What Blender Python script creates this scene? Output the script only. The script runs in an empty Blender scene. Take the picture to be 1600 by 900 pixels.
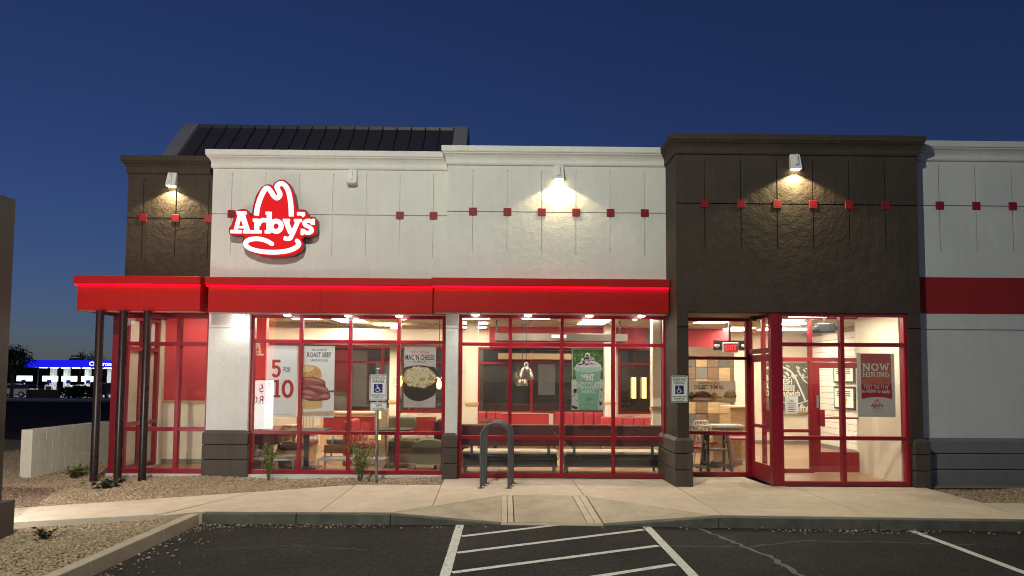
import bpy, bmesh, math, random
import numpy as np
from mathutils import Vector, Matrix
from mathutils.geometry import tessellate_polygon

R = math.radians
SC = bpy.context.scene
COL = SC.collection
rng = random.Random(11)
EYE = 1.79                      # lens height over the shop floor (z = 0); +Y runs into the building

# ------------------------------------------------------------------ camera, sky, sun, exposure
def camera():
    p, r, y = R(3.321), R(.3704), R(-.7331)
    cy, sy, cp, sp = math.cos(y), math.sin(y), math.cos(p), math.sin(p)
    f = Vector((-sy*cp, cy*cp, sp)); rt = Vector((cy, sy, 0)); up = rt.cross(f)
    rt, up = math.cos(r)*rt + math.sin(r)*up, -math.sin(r)*rt + math.cos(r)*up
    cd = bpy.data.cameras.new('camera'); co = bpy.data.objects.new('camera', cd); COL.objects.link(co)
    cd.sensor_width = 36; cd.lens = 1110/1600*36; cd.shift_y = 76.83/1600
    cd.clip_start = .05; cd.clip_end = 9000
    m = Matrix((rt, up, -f)).transposed().to_4x4(); m.translation = (0, 0, EYE)
    co.matrix_world = m
    SC.camera = co
    return rt, up, f
RT, UP, FW = camera()

def at(px, py, Y):
    """point at distance Y from the lens that the photograph (1600 x 900) shows at px, py"""
    d = FW + (px-800)/1110*RT + (450+76.83-py)/1110*UP
    q = d*(Y/d.y); q.z += EYE
    return q
def AX(px, Y, py=620): return at(px, py, Y).x
def AZ(py, Y, px=800): return at(px, py, Y).z
def on(px, py, z):
    d = FW + (px-800)/1110*RT + (450+76.83-py)/1110*UP
    q = d*((z-EYE)/d.z); q.z += EYE
    return q

world = bpy.data.worlds.new('World'); SC.world = world; world.use_nodes = True
wn = world.node_tree.nodes; wl_ = world.node_tree.links
SUN_EL, SUN_AZ = R(8), R(150)
sky = wn.new('ShaderNodeTexSky'); sky.sky_type = 'NISHITA'; sky.sun_disc = False
sky.sun_elevation = SUN_EL; sky.sun_rotation = SUN_AZ
sky.air_density = 1.0; sky.dust_density = 0.3; sky.ozone_density = 1.0
tint = wn.new('ShaderNodeMix'); tint.data_type = 'RGBA'; tint.blend_type = 'MULTIPLY'; tint.inputs[0].default_value = 1      # dusk: a dim blue sky
tint.inputs[7].default_value = (.215, .30, .75, 1)
wl_.new(sky.outputs['Color'], tint.inputs[6])
wl_.new(tint.outputs[2], wn['Background'].inputs['Color'])
wn['Background'].inputs['Strength'].default_value = 0.05

sd = bpy.data.lights.new('sun', 'SUN'); sd.energy = 0.06; sd.angle = R(10); sd.color = (1, .9, .8)
so = bpy.data.objects.new('sun', sd); COL.objects.link(so)
so.rotation_euler = (R(90)-SUN_EL, 0, SUN_AZ - math.pi)
SC.view_settings.view_transform = 'Standard'; SC.view_settings.look = 'None'
SC.view_settings.exposure = 0; SC.view_settings.gamma = 1
SC.render.engine = 'CYCLES'
SC.cycles.use_denoising = True
SC.cycles.filter_width = 1.05
SC.cycles.max_bounces = 7; SC.cycles.transparent_max_bounces = 16
SC.cycles.sample_clamp_indirect = 6
SC.cycles.caustics_reflective = False; SC.cycles.caustics_refractive = False

# ------------------------------------------------------------------ materials
def streaks(m, amt=.12):
    """rain streaks and fine grain worked into a wall paint"""
    n, l = m.node_tree.nodes, m.node_tree.links; b = n['Principled BSDF']; src = b.inputs['Base Color'].links[0].from_socket
    g = n.new('ShaderNodeNewGeometry'); mp = n.new('ShaderNodeMapping'); mp.inputs['Scale'].default_value = (5.5, 5.5, .35)
    t = n.new('ShaderNodeTexNoise'); t.inputs['Scale'].default_value = 1.6; t.inputs['Detail'].default_value = 7; t.inputs['Roughness'].default_value = .7
    l.new(g.outputs['Position'], mp.inputs[0]); l.new(mp.outputs[0], t.inputs['Vector'])
    f = n.new('ShaderNodeTexNoise'); f.inputs['Scale'].default_value = 70; f.inputs['Detail'].default_value = 3; l.new(g.outputs['Position'], f.inputs['Vector'])
    for tex, p0, p1, a in ((t, .30, .55, amt), (f, .35, .6, amt*.8)):
        r = n.new('ShaderNodeValToRGB'); e = r.color_ramp.elements; e[0].position = p0; e[1].position = p1
        e[0].color = (1-a, 1-a*1.05, 1-a*1.2, 1); e[1].color = (1, 1, 1, 1); l.new(tex.outputs['Fac'], r.inputs['Fac'])
        x = n.new('ShaderNodeMix'); x.data_type = 'RGBA'; x.blend_type = 'MULTIPLY'; x.inputs[0].default_value = 1
        l.new(src, x.inputs[6]); l.new(r.outputs['Color'], x.inputs[7]); src = x.outputs[2]
    l.new(src, b.inputs['Base Color']); return m
def mat(name, col, rough=.6, metal=0., var=.10, vs=2.5, bump=0., bs=60., spec=.4, bump2=0., bs2=6., coat=0.):
    m = bpy.data.materials.new(name); m.use_nodes = True
    n, l = m.node_tree.nodes, m.node_tree.links
    b = n['Principled BSDF']
    b.inputs['Roughness'].default_value = rough; b.inputs['Metallic'].default_value = metal
    b.inputs['Specular IOR Level'].default_value = spec
    if coat: b.inputs['Coat Weight'].default_value = coat; b.inputs['Coat Roughness'].default_value = .1
    g = n.new('ShaderNodeNewGeometry')
    if var:
        t = n.new('ShaderNodeTexNoise'); t.inputs['Scale'].default_value = vs; t.inputs['Detail'].default_value = 6; t.inputs['Roughness'].default_value = .65
        l.new(g.outputs['Position'], t.inputs['Vector'])
        r = n.new('ShaderNodeValToRGB')
        r.color_ramp.elements[0].position = .3; r.color_ramp.elements[1].position = .7
        r.color_ramp.elements[0].color = [c*(1-var) for c in col]+[1]
        r.color_ramp.elements[1].color = [min(1, c*(1+var)) for c in col]+[1]
        l.new(t.outputs['Fac'], r.inputs['Fac']); l.new(r.outputs['Color'], b.inputs['Base Color'])
        rr = n.new('ShaderNodeMapRange'); rr.inputs[3].default_value = max(0, rough-.08); rr.inputs[4].default_value = min(1, rough+.08)
        l.new(t.outputs['Fac'], rr.inputs[0]); l.new(rr.outputs[0], b.inputs['Roughness'])
    else:
        b.inputs['Base Color'].default_value = (*col, 1)
    prev = None
    for d, s in ((bump, bs), (bump2, bs2)):
        if d:
            t = n.new('ShaderNodeTexNoise'); t.inputs['Scale'].default_value = s; t.inputs['Detail'].default_value = 5
            l.new(g.outputs['Position'], t.inputs['Vector'])
            bp = n.new('ShaderNodeBump'); bp.inputs['Strength'].default_value = 1; bp.inputs['Distance'].default_value = d
            l.new(t.outputs['Fac'], bp.inputs['Height'])
            if prev: l.new(prev.outputs[0], bp.inputs['Normal'])
            prev = bp
    if prev: l.new(prev.outputs[0], b.inputs['Normal'])
    return m
def emit(name, col, s):
    m = bpy.data.materials.new(name); m.use_nodes = True
    n, l = m.node_tree.nodes, m.node_tree.links
    n.remove(n['Principled BSDF'])
    e = n.new('ShaderNodeEmission'); e.inputs['Color'].default_value = (*col, 1); e.inputs['Strength'].default_value = s
    l.new(e.outputs[0], n['Material Output'].inputs['Surface'])
    return m
def glass_mat(name, tint, k=1.0, dust_veil=.02):
    m = bpy.data.materials.new(name); m.use_nodes = True
    n, l = m.node_tree.nodes, m.node_tree.links
    n.remove(n['Principled BSDF'])
    t = n.new('ShaderNodeBsdfTransparent'); t.inputs['Color'].default_value = (*tint, 1)
    g = n.new('ShaderNodeBsdfGlossy'); g.inputs['Roughness'].default_value = .008
    f = n.new('ShaderNodeLayerWeight'); f.inputs['Blend'].default_value = .5      # Schlick: .04 + .96 (1 - cos)^5, from both sides
    pw = n.new('ShaderNodeMath'); pw.operation = 'POWER'; pw.inputs[1].default_value = 5
    mm = n.new('ShaderNodeMath'); mm.operation = 'MULTIPLY_ADD'; mm.inputs[1].default_value = .96*k; mm.inputs[2].default_value = .042*k; mm.use_clamp = True
    mx = n.new('ShaderNodeMixShader')
    l.new(f.outputs['Facing'], pw.inputs[0]); l.new(pw.outputs[0], mm.inputs[0]); l.new(mm.outputs[0], mx.inputs[0])
    l.new(t.outputs[0], mx.inputs[1]); l.new(g.outputs[0], mx.inputs[2])
    dn = n.new('ShaderNodeTexNoise'); dn.inputs['Scale'].default_value = 2.6; dn.inputs['Detail'].default_value = 8; dn.inputs['Roughness'].default_value = .65
    geo = n.new('ShaderNodeNewGeometry'); l.new(geo.outputs['Position'], dn.inputs['Vector'])          # dusty, smudged film; also a painted veil in place of reflections
    mr = n.new('ShaderNodeMapRange'); mr.inputs[1].default_value = .35; mr.inputs[2].default_value = .7; mr.inputs[3].default_value = dust_veil*.5; mr.inputs[4].default_value = dust_veil*1.5
    l.new(dn.outputs['Fac'], mr.inputs[0])
    df = n.new('ShaderNodeBsdfDiffuse'); df.inputs['Color'].default_value = (.8, .78, .74, 1); m2 = n.new('ShaderNodeMixShader')
    l.new(mr.outputs[0], m2.inputs[0]); l.new(mx.outputs[0], m2.inputs[1]); l.new(df.outputs[0], m2.inputs[2])
    l.new(m2.outputs[0], n['Material Output'].inputs['Surface'])
    return m
def island_mat(name, cols, rough=.8, bump=0.):
    m = bpy.data.materials.new(name); m.use_nodes = True
    n, l = m.node_tree.nodes, m.node_tree.links
    b = n['Principled BSDF']; b.inputs['Roughness'].default_value = rough; b.inputs['Specular IOR Level'].default_value = .25
    g = n.new('ShaderNodeNewGeometry'); r = n.new('ShaderNodeValToRGB')
    e = r.color_ramp.elements
    while len(e) < len(cols): e.new(.5)
    for i, c in enumerate(cols): e[i].position = i/(len(cols)-1); e[i].color = (*c, 1)
    l.new(g.outputs['Random Per Island'], r.inputs['Fac']); l.new(r.outputs['Color'], b.inputs['Base Color'])
    return m
def wood_mat(name, c1, c2, scale=3., rough=.5, axis=0):
    m = bpy.data.materials.new(name); m.use_nodes = True
    n, l = m.node_tree.nodes, m.node_tree.links
    b = n['Principled BSDF']; b.inputs['Roughness'].default_value = rough
    g = n.new('ShaderNodeNewGeometry'); mp = n.new('ShaderNodeMapping')
    sc = [14, 14, 14]; sc[axis] = 1.2
    mp.inputs['Scale'].default_value = sc
    t = n.new('ShaderNodeTexNoise'); t.inputs['Scale'].default_value = scale; t.inputs['Detail'].default_value = 8
    r = n.new('ShaderNodeValToRGB'); r.color_ramp.elements[0].position = .3; r.color_ramp.elements[1].position = .72
    r.color_ramp.elements[0].color = (*c1, 1); r.color_ramp.elements[1].color = (*c2, 1)
    l.new(g.outputs['Position'], mp.inputs[0]); l.new(mp.outputs[0], t.inputs['Vector'])
    l.new(t.outputs['Fac'], r.inputs['Fac']); l.new(r.outputs['Color'], b.inputs['Base Color'])
    return m

def asphalt_mat():
    m = mat('asphalt', (.026, .0235, .022), .9, var=0, bump=.008, bs=95, bump2=.006, bs2=22, spec=.25)
    n, l = m.node_tree.nodes, m.node_tree.links; b = n['Principled BSDF']
    g = n.new('ShaderNodeNewGeometry')
    big = n.new('ShaderNodeTexNoise'); big.inputs['Scale'].default_value = .8; big.inputs['Detail'].default_value = 7; big.inputs['Roughness'].default_value = .7
    fine = n.new('ShaderNodeTexVoronoi'); fine.inputs['Scale'].default_value = 62; sp = n.new('ShaderNodeTexNoise'); sp.inputs['Scale'].default_value = 34; sp.inputs['Detail'].default_value = 3
    for t in (big, fine, sp): l.new(g.outputs['Position'], t.inputs['Vector'])
    r1 = n.new('ShaderNodeValToRGB'); e = r1.color_ramp.elements; e[0].position = .33; e[1].position = .68; e[0].color = (.015, .0133, .0128, 1); e[1].color = (.032, .0285, .026, 1)
    r2 = n.new('ShaderNodeValToRGB'); e = r2.color_ramp.elements; e[0].position = .1; e[1].position = .95; e[0].color = (.45, .45, .45, 1); e[1].color = (1.75, 1.7, 1.6, 1)
    sepc = n.new('ShaderNodeSeparateColor'); l.new(fine.outputs['Color'], sepc.inputs[0]); l.new(sepc.outputs[0], r2.inputs['Fac'])
    mx = n.new('ShaderNodeMix'); mx.data_type = 'RGBA'; mx.blend_type = 'MULTIPLY'; mx.inputs[0].default_value = 1
    l.new(big.outputs['Fac'], r1.inputs['Fac']); l.new(r1.outputs['Color'], mx.inputs[6]); l.new(r2.outputs['Color'], mx.inputs[7])
    r3 = n.new('ShaderNodeValToRGB'); e = r3.color_ramp.elements; e[0].position = .66; e[1].position = .74; e[0].color = (0, 0, 0, 1); e[1].color = (.075, .065, .055, 1)
    ad = n.new('ShaderNodeMix'); ad.data_type = 'RGBA'; ad.blend_type = 'ADD'; ad.inputs[0].default_value = 1
    l.new(sp.outputs['Fac'], r3.inputs['Fac']); l.new(mx.outputs[2], ad.inputs[6]); l.new(r3.outputs['Color'], ad.inputs[7]); l.new(ad.outputs[2], b.inputs['Base Color'])
    return m
def concrete_mat(name, c, stain=.5, bump=.002):
    """trowelled concrete: broad tone shifts, blotches and small dark spots"""
    m = mat(name, c, .88, var=0, bump=bump, bs=85, bump2=.004, bs2=9, spec=.25)
    n, l = m.node_tree.nodes, m.node_tree.links; b = n['Principled BSDF']; g = n.new('ShaderNodeNewGeometry')
    cur = None
    for sc, det, p0, p1, lo in ((.55, 6, .35, .62, 1-.30*stain), (3.2, 8, .38, .60, 1-.24*stain), (40, 2, .30, .36, 1-.5*stain)):
        t = n.new('ShaderNodeTexNoise'); t.inputs['Scale'].default_value = sc; t.inputs['Detail'].default_value = det; t.inputs['Roughness'].default_value = .68
        l.new(g.outputs['Position'], t.inputs['Vector'])
        r = n.new('ShaderNodeValToRGB'); e = r.color_ramp.elements; e[0].position = p0; e[1].position = p1
        k = c if cur is None else (1, 1, 1)
        e[0].color = (k[0]*lo, k[1]*lo*.985, k[2]*lo*.96, 1); e[1].color = (*k, 1); l.new(t.outputs['Fac'], r.inputs['Fac'])
        if cur is None: cur = r.outputs['Color']
        else:
            x = n.new('ShaderNodeMix'); x.data_type = 'RGBA'; x.blend_type = 'MULTIPLY'; x.inputs[0].default_value = 1
            l.new(cur, x.inputs[6]); l.new(r.outputs['Color'], x.inputs[7]); cur = x.outputs[2]
    l.new(cur, b.inputs['Base Color'])
    return m
def paint_mat():
    m = mat('road_paint', (.62, .62, .57), .85, var=0, bump=.003, bs=90)
    n, l = m.node_tree.nodes, m.node_tree.links; b = n['Principled BSDF']; g = n.new('ShaderNodeNewGeometry')
    t = n.new('ShaderNodeTexNoise'); t.inputs['Scale'].default_value = 26; t.inputs['Detail'].default_value = 7; t.inputs['Roughness'].default_value = .75
    r = n.new('ShaderNodeValToRGB'); e = r.color_ramp.elements; e[0].position = .34; e[1].position = .44; e[0].color = (.10, .095, .085, 1); e[1].color = (.55, .55, .50, 1)
    x = e.new(.7); x.color = (.68, .68, .64, 1)
    l.new(g.outputs['Position'], t.inputs['Vector']); l.new(t.outputs['Fac'], r.inputs['Fac']); l.new(r.outputs['Color'], b.inputs['Base Color'])
    return m
def thin(m, k=.28):
    """paper lets part of the light through"""
    n, l = m.node_tree.nodes, m.node_tree.links; b = n['Principled BSDF']
    t = n.new('ShaderNodeBsdfTranslucent'); x = n.new('ShaderNodeMixShader'); x.inputs[0].default_value = k
    if b.inputs['Base Color'].is_linked: l.new(b.inputs['Base Color'].links[0].from_socket, t.inputs['Color'])
    else: t.inputs['Color'].default_value = b.inputs['Base Color'].default_value
    l.new(b.outputs[0], x.inputs[1]); l.new(t.outputs[0], x.inputs[2]); l.new(x.outputs[0], n['Material Output'].inputs['Surface'])
    return m
M = dict(
    white=mat('white_stucco', (.70, .70, .66), .8, var=.05, vs=1.2, bump=.005, bs=34, bump2=.012, bs2=7, spec=.25),
    brown=mat('brown_stucco', (.060, .046, .036), .75, var=.15, vs=1.5, bump=.006, bs=34, bump2=.018, bs2=8, spec=.25),
    grey=mat('grey_paint', (.56, .575, .56), .8, var=.06, vs=1.2, bump=.003, bs=45, bump2=.005, bs2=5),
    greyblock=mat('grey_plinth', (.17, .172, .18), .75, var=.1, bump=.003, bs=45),
    plinth=mat('dark_brown_block', (.085, .068, .056), .65, var=.15, bump=.003, bs=50),
    redstripe=mat('red_wall_paint', (.26, .012, .012), .7, var=.08, bump=.003, bs=45),
    redtile=mat('red_ceramic', (.22, .007, .013), .55, var=.06),
    redmetal=mat('red_canopy_metal', (.42, .012, .010), .5, var=.06, vs=1.5, spec=.22),
    redframe=mat('red_window_frame', (.27, .007, .018), .34, var=.06, spec=.5),
    post=mat('brown_post_metal', (.024, .015, .014), .28, var=.1, spec=.4),
    roof=mat('dark_seam_roof', (.034, .030, .042), .45, var=.1),
    parapet=mat('shaded_parapet', (.15, .145, .18), .8, var=.06),  # raked end walls: missing lamplight put into a darkened colour
    soffit=mat('soffit_metal', (.62, .62, .60), .4, var=.05),
    brownsoffit=mat('brown_soffit', (.16, .11, .07), .5, var=.12),
    found=mat('white_foundation', (.62, .62, .60), .8, var=.1, bump=.003),
    glass=glass_mat('window_glass', (.985, .99, .985), 1.0, .011),
    nightglass=glass_mat('night_glass', (.45, .45, .45), 4.0, .035),
    concrete=concrete_mat('concrete', (.64, .54, .42)),
    kerbshade=mat('shaded_kerb_face', (.11, .105, .085), .9, var=.3, vs=5, bump=.004, bs=60),  # front kerb: shade on its face put into a darker colour
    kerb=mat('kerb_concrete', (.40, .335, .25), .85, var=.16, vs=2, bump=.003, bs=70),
    rampc=concrete_mat('ramp_concrete', (.54, .46, .35), .7, .005),
    asphalt=asphalt_mat(),
    paint=paint_mat(),
    tar=mat('crack_filler', (.11, .105, .095), .8, var=.3, vs=6),
    earth=mat('bare_earth', (.25, .19, .13), .95, var=.2, vs=.6, bump=.01, bs=25),
    gravelbed=mat('gravel_bed', (.20, .145, .085), .95, var=.4, vs=30, bump=.02, bs=45),
    stone=island_mat('gravel_stone', [(.21, .15, .085), (.32, .24, .15), (.40, .315, .205), (.27, .195, .12), (.50, .41, .29)]),
    roadfar=mat('street_asphalt', (.085, .062, .060), 1, var=.3, vs=.4, spec=0),
    galv=mat('galvanised_steel', (.30, .31, .32), .38, .85, var=.2, vs=8),
    greysteel=mat('painted_grey_steel', (.105, .11, .115), .45, .3, var=.15, vs=8),
    alu=mat('brushed_aluminium', (.50, .50, .49), .35, .9, var=.08),
    signwhite=mat('reflective_sheet', (.74, .77, .72), .4, var=.03),
    signgreen=mat('dark_sign_ink', (.012, .03, .022), .5, var=0),
    signblue=mat('blue_sign_ink', (.008, .010, .16), .45, var=0),
    black=mat('black_plastic', (.012, .012, .013), .4, var=.1),
    ink=mat('black_print', (.018, .018, .02), .6, var=0),
    redink=mat('red_print', (.52, .03, .03), .6, var=0),
    whiteink=mat('white_print', (.80, .80, .76), .6, var=0),
    paper=mat('poster_paper', (.84, .86, .87), .5, var=.02),
    paperwarm=mat('warm_poster_paper', (.66, .60, .52), .5, var=.04),
    pole=mat('dark_pole', (.03, .03, .032), .5, .3),
    lampwhite=mat('white_lamp_housing', (.72, .72, .70), .35, var=.04),
    whitewall=mat('painted_block', (.76, .70, .57), .85, var=.06, vs=3, bump=.003, bs=55),
    cream=mat('cream_wall', (.72, .65, .51), .65, var=.04),
    creamtile=mat('white_wall_tile', (.76, .74, .68), .25, var=.05),
    inred=mat('interior_red', (.52, .04, .045), .55, var=.05),
    ceiling=mat('ceiling_tile', (.50, .40, .28), .9, var=.08, vs=9),
    tbar=mat('ceiling_bar', (.74, .70, .62), .5, var=0),
    floor=mat('floor_tile', (.33, .20, .115), .34, var=.09, vs=3, spec=.4),
    basetile=mat('base_tile', (.20, .185, .165), .5, var=.1),
    trimwood=wood_mat('trim_wood', (.38, .24, .11), (.55, .38, .19)),
    wood=wood_mat('oak_laminate', (.42, .27, .13), (.62, .44, .24)),
    walnut=wood_mat('walnut_laminate', (.15, .09, .05), (.28, .17, .10)),
    vinylred=mat('red_vinyl', (.43, .045, .055), .35, var=.1, spec=.5),
    maroon=mat('maroon_vinyl', (.105, .028, .028), .38, var=.12, spec=.5),
    olive=mat('olive_vinyl', (.14, .13, .072), .4, var=.12, spec=.5),
    darkvinyl=mat('dark_vinyl', (.035, .033, .028), .45, var=.15),
    beige=mat('beige_vinyl', (.58, .49, .34), .5, var=.06),
    tabletop=mat('dark_table_top', (.05, .04, .035), .35, var=.1),
    hood=mat('taupe_housing', (.13, .105, .08), .5, var=.08),
    brass=mat('bronze_shade', (.22, .19, .15), .28, .8, var=.1),
    chalk=mat('chalkboard', (.10, .105, .095), .7, var=.3, vs=5),
    chalkwhite=mat('chalk_line', (.75, .74, .66), .8, var=.1),
    highwood=mat('weathered_grey_wood', (.13, .115, .095), .6, var=.15),
    leaf=island_mat('green_leaf', [(.07, .11, .025), (.14, .20, .045), (.24, .30, .08), (.10, .15, .035)], .55),
    dryleaf=island_mat('dark_leaf', [(.03, .045, .02), (.06, .05, .025), (.05, .07, .03)], .6),
    bark=mat('bark', (.12, .085, .055), .9, var=.2),
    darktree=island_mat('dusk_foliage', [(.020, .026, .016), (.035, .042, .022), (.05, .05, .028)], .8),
    hill=mat('far_hill', (.06, .055, .05), 1, var=.2, vs=.01),
    panel=emit('ceiling_panel_glow', (1, .91, .74), 38.0),
    downglow=emit('downlight_glow', (1, .97, .92), 60.0),
    wallglow=emit('wall_lamp_glow', (1, .80, .42), 30.0),
    led=emit('red_led_glow', (1, .0012, .010), 7.0),
    logored=emit('lit_red_face', (.80, .018, .022), 1.0),
    logowhite=emit('lit_white_face', (.90, 1, .98), 1.35),
    exitglow=emit('exit_glow', (1, .05, .05), 2.2),
    bulb=emit('amber_bulb', (1, .45, .10), 14.0),
    warmglow=emit('warm_lamp_glow', (1, .62, .2), 3.0),
    menuglow=emit('menu_glow', (1, .93, .66), 1.3),
    boardglow=emit('reader_board_glow', (.95, 1, .97), 11.0),
    boardred=emit('sign_red_glow', (.85, .03, .02), 4.0),
    boardcream=emit('sign_cream_glow', (.9, .85, .6), 6.0),
    bluefascia=emit('blue_fascia_glow', (.012, .012, .85), 1.0),
    letterglow=emit('white_letter_glow', (.9, .95, 1), 1.6),
    stationlight=emit('station_light', (.85, .95, 1), 22.0),
    pumpglow=emit('pump_topper_glow', (.8, .92, 1), 2.0),
    lobbypanel=emit('lobby_panel_glow', (1, .92, .74), 38.0),
    tail=emit('tail_lamp_glow', (1, .05, .02), 3),
    lotglow=emit('lot_lamp_glow', (1, .95, .85), 20.0),
)

for k_, a_ in (('white', .045), ('brown', .16), ('grey', .06), ('redmetal', .09), ('plinth', .2), ('greyblock', .15), ('whitewall', .04)): streaks(M[k_], a_)

# ------------------------------------------------------------------ helpers
WL = {}
def wloc(o): return WL.get(o.name, Vector((0, 0, 0))) if o else Vector((0, 0, 0))
def tag(o, label=None, cat=None, group=None, kind=None):
    if label: o['label'] = label
    if cat: o['category'] = cat
    if group: o['group'] = group
    if kind: o['kind'] = kind
    return o
def thing(name, label, cat, loc=(0, 0, 0), group=None, kind=None):
    o = bpy.data.objects.new(name, None); COL.objects.link(o); o.empty_display_size = .1
    o.location = loc; WL[o.name] = Vector(loc)
    return tag(o, label, cat, group, kind)
def link(me, name, parent, org):
    o = bpy.data.objects.new(name, me); COL.objects.link(o)
    o.location = Vector(org) - wloc(parent); WL[o.name] = Vector(org)
    if parent: o.parent = parent
    return o

class MB:
    def __init__(s): s.v = []; s.f = []
    def add(s, vs, fs):
        k = len(s.v); s.v += [tuple(q) for q in vs]; s.f += [tuple(i+k for i in f) for f in fs]; return s
    def box(s, x0, x1, y0, y1, z0, z1):
        return s.add([(x0,y0,z0),(x1,y0,z0),(x1,y1,z0),(x0,y1,z0),(x0,y0,z1),(x1,y0,z1),(x1,y1,z1),(x0,y1,z1)],
                     [(3,2,1,0),(4,5,6,7),(0,1,5,4),(1,2,6,5),(2,3,7,6),(3,0,4,7)])
    def hexa(s, b, t):
        return s.add(list(b)+list(t), [(3,2,1,0),(4,5,6,7),(0,1,5,4),(1,2,6,5),(2,3,7,6),(3,0,4,7)])
    def bar(s, a, b, w, h=None):
        a, b = Vector(a), Vector(b); h = h or w; d = (b-a).normalized()
        u = d.cross(Vector((0,0,1))); u = u.normalized() if u.length > 1e-4 else Vector((1,0,0))
        n = d.cross(u).normalized()
        P = lambda c: [c-u*w/2-n*h/2, c+u*w/2-n*h/2, c+u*w/2+n*h/2, c-u*w/2+n*h/2]
        return s.hexa(P(a), P(b))
    def prism(s, poly, y0, y1, mapf=lambda x, z, y: (x, y, z), flat=False):
        """2-D outline (x, z) pushed from y0 to y1"""
        n = len(poly)
        A = sum(poly[i][0]*poly[(i+1)%n][1]-poly[(i+1)%n][0]*poly[i][1] for i in range(n))
        if A < 0: poly = poly[::-1]
        tri = tessellate_polygon([[Vector((x, z, 0)) for x, z in poly]])
        vs = [mapf(x, z, y0) for x, z in poly] + [mapf(x, z, y1) for x, z in poly]
        fs = []
        for a, b, c in tri:
            (ax, az), (bx, bz), (cx, cz) = poly[a], poly[b], poly[c]
            if (bx-ax)*(cz-az)-(bz-az)*(cx-ax) < 0: b, c = c, b
            fs.append((a, b, c)); fs.append((a+n, c+n, b+n))
        if flat: return s.add(vs[:n], fs[::2])               # printed ink: a film, no body
        for i in range(n): j = (i+1) % n; fs.append((j, i, i+n, j+n))
        return s.add(vs, fs)
    def tube(s, pts, r, n=8, r1=None, caps=True):
        pts = [Vector(p) for p in pts]; m = len(pts); k = len(s.v); up = None
        for i, p in enumerate(pts):
            d = (pts[min(i+1, m-1)]-pts[max(i-1, 0)]).normalized()
            if up is None:
                up = Vector((0,0,1)) if abs(d.z) < .9 else Vector((1,0,0))
            u = d.cross(up)
            if u.length < 1e-4: u = d.cross(Vector((0,1,0)))
            u.normalize(); w = u.cross(d); up = w
            rr = r if r1 is None else r+(r1-r)*i/(m-1)
            for j in range(n):
                a = 2*math.pi*j/n; s.v.append(tuple(p+u*math.cos(a)*rr+w*math.sin(a)*rr))
        for i in range(m-1):
            for j in range(n):
                a = k+i*n+j; b = k+i*n+(j+1)%n; s.f.append((a, b, b+n, a+n))
        if caps:
            s.f.append(tuple(k+j for j in range(n))[::-1]); s.f.append(tuple(k+(m-1)*n+j for j in range(n)))
        return s
    def lathe(s, prof, c, n=16):
        k = len(s.v); c = Vector(c)
        for r, z in prof:
            for j in range(n):
                a = 2*math.pi*j/n; s.v.append((c.x+r*math.cos(a), c.y+r*math.sin(a), c.z+z))
        for i in range(len(prof)-1):
            for j in range(n):
                a = k+i*n+j; b = k+i*n+(j+1)%n; s.f.append((a, b, b+n, a+n))
        s.f.append(tuple(k+j for j in range(n))[::-1]); s.f.append(tuple(k+(len(prof)-1)*n+j for j in range(n)))
        return s
    def ribbon(s, pts, w, y, t=.004, mapf=lambda x, z, y: (x, y, z), taper=None):
        """flat stroke along 2-D points, given a thickness t towards the viewer"""
        P = [Vector(p) for p in pts]; L = []; Rr = []
        for i, p in enumerate(P):
            d = P[min(i+1, len(P)-1)]-P[max(i-1, 0)]; d = d.normalized() if d.length else Vector((1, 0))
            nn = Vector((-d.y, d.x)); ww = w if taper is None else w*taper[i]
            L.append(p+nn*ww/2); Rr.append(p-nn*ww/2)
        n = len(L); y0 = y-t
        vs = [mapf(q.x, q.y, y0) for q in L]+[mapf(q.x, q.y, y0) for q in Rr]+[mapf(q.x, q.y, y) for q in L]+[mapf(q.x, q.y, y) for q in Rr]
        fs = []
        for i in range(n-1):
            a, b, c, d = i, i+1, n+i+1, n+i
            if t < .0005: fs.append((d, c, b, a)); continue      # printed ink
            fs += [(d, c, b, a), (a, b, b+2*n, a+2*n), (c, d, d+2*n, c+2*n)]
        if t < .0005: return s.add(vs[:2*n], fs)
        fs += [(0, 2*n, 3*n, n), (2*n-1, 4*n-1, 3*n-1, n-1)]
        return s.add(vs, fs)
    def build(s, name, m, parent=None, smooth=False, bevel=0., origin=None, kind=None, seg=1):
        me = bpy.data.meshes.new(name)
        V = np.array(s.v)
        if origin is None:
            lo, hi = V.min(0), V.max(0); origin = ((lo[0]+hi[0])/2, (lo[1]+hi[1])/2, lo[2])
        me.from_pydata([tuple(q) for q in V-np.array(origin)], [], s.f); me.update()
        if smooth:
            me.polygons.foreach_set('use_smooth', [True]*len(me.polygons))
            try: me.set_sharp_from_angle(angle=R(40))
            except Exception: pass
        if m: me.materials.append(M[m] if isinstance(m, str) else m)
        o = link(me, name, parent, origin)
        if bevel:
            b = o.modifiers.new('bevel', 'BEVEL'); b.width = bevel; b.segments = seg; b.limit_method = 'ANGLE'
        if kind: o['kind'] = kind
        return o
def children(o): return [c for c in bpy.data.objects if c.parent == o]
def copy_tree(o, parent=None, kids=None):
    c = o.copy(); COL.objects.link(c)
    if parent: c.parent = parent
    for ch in list(o.children): copy_tree(ch, c)
    return c

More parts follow.
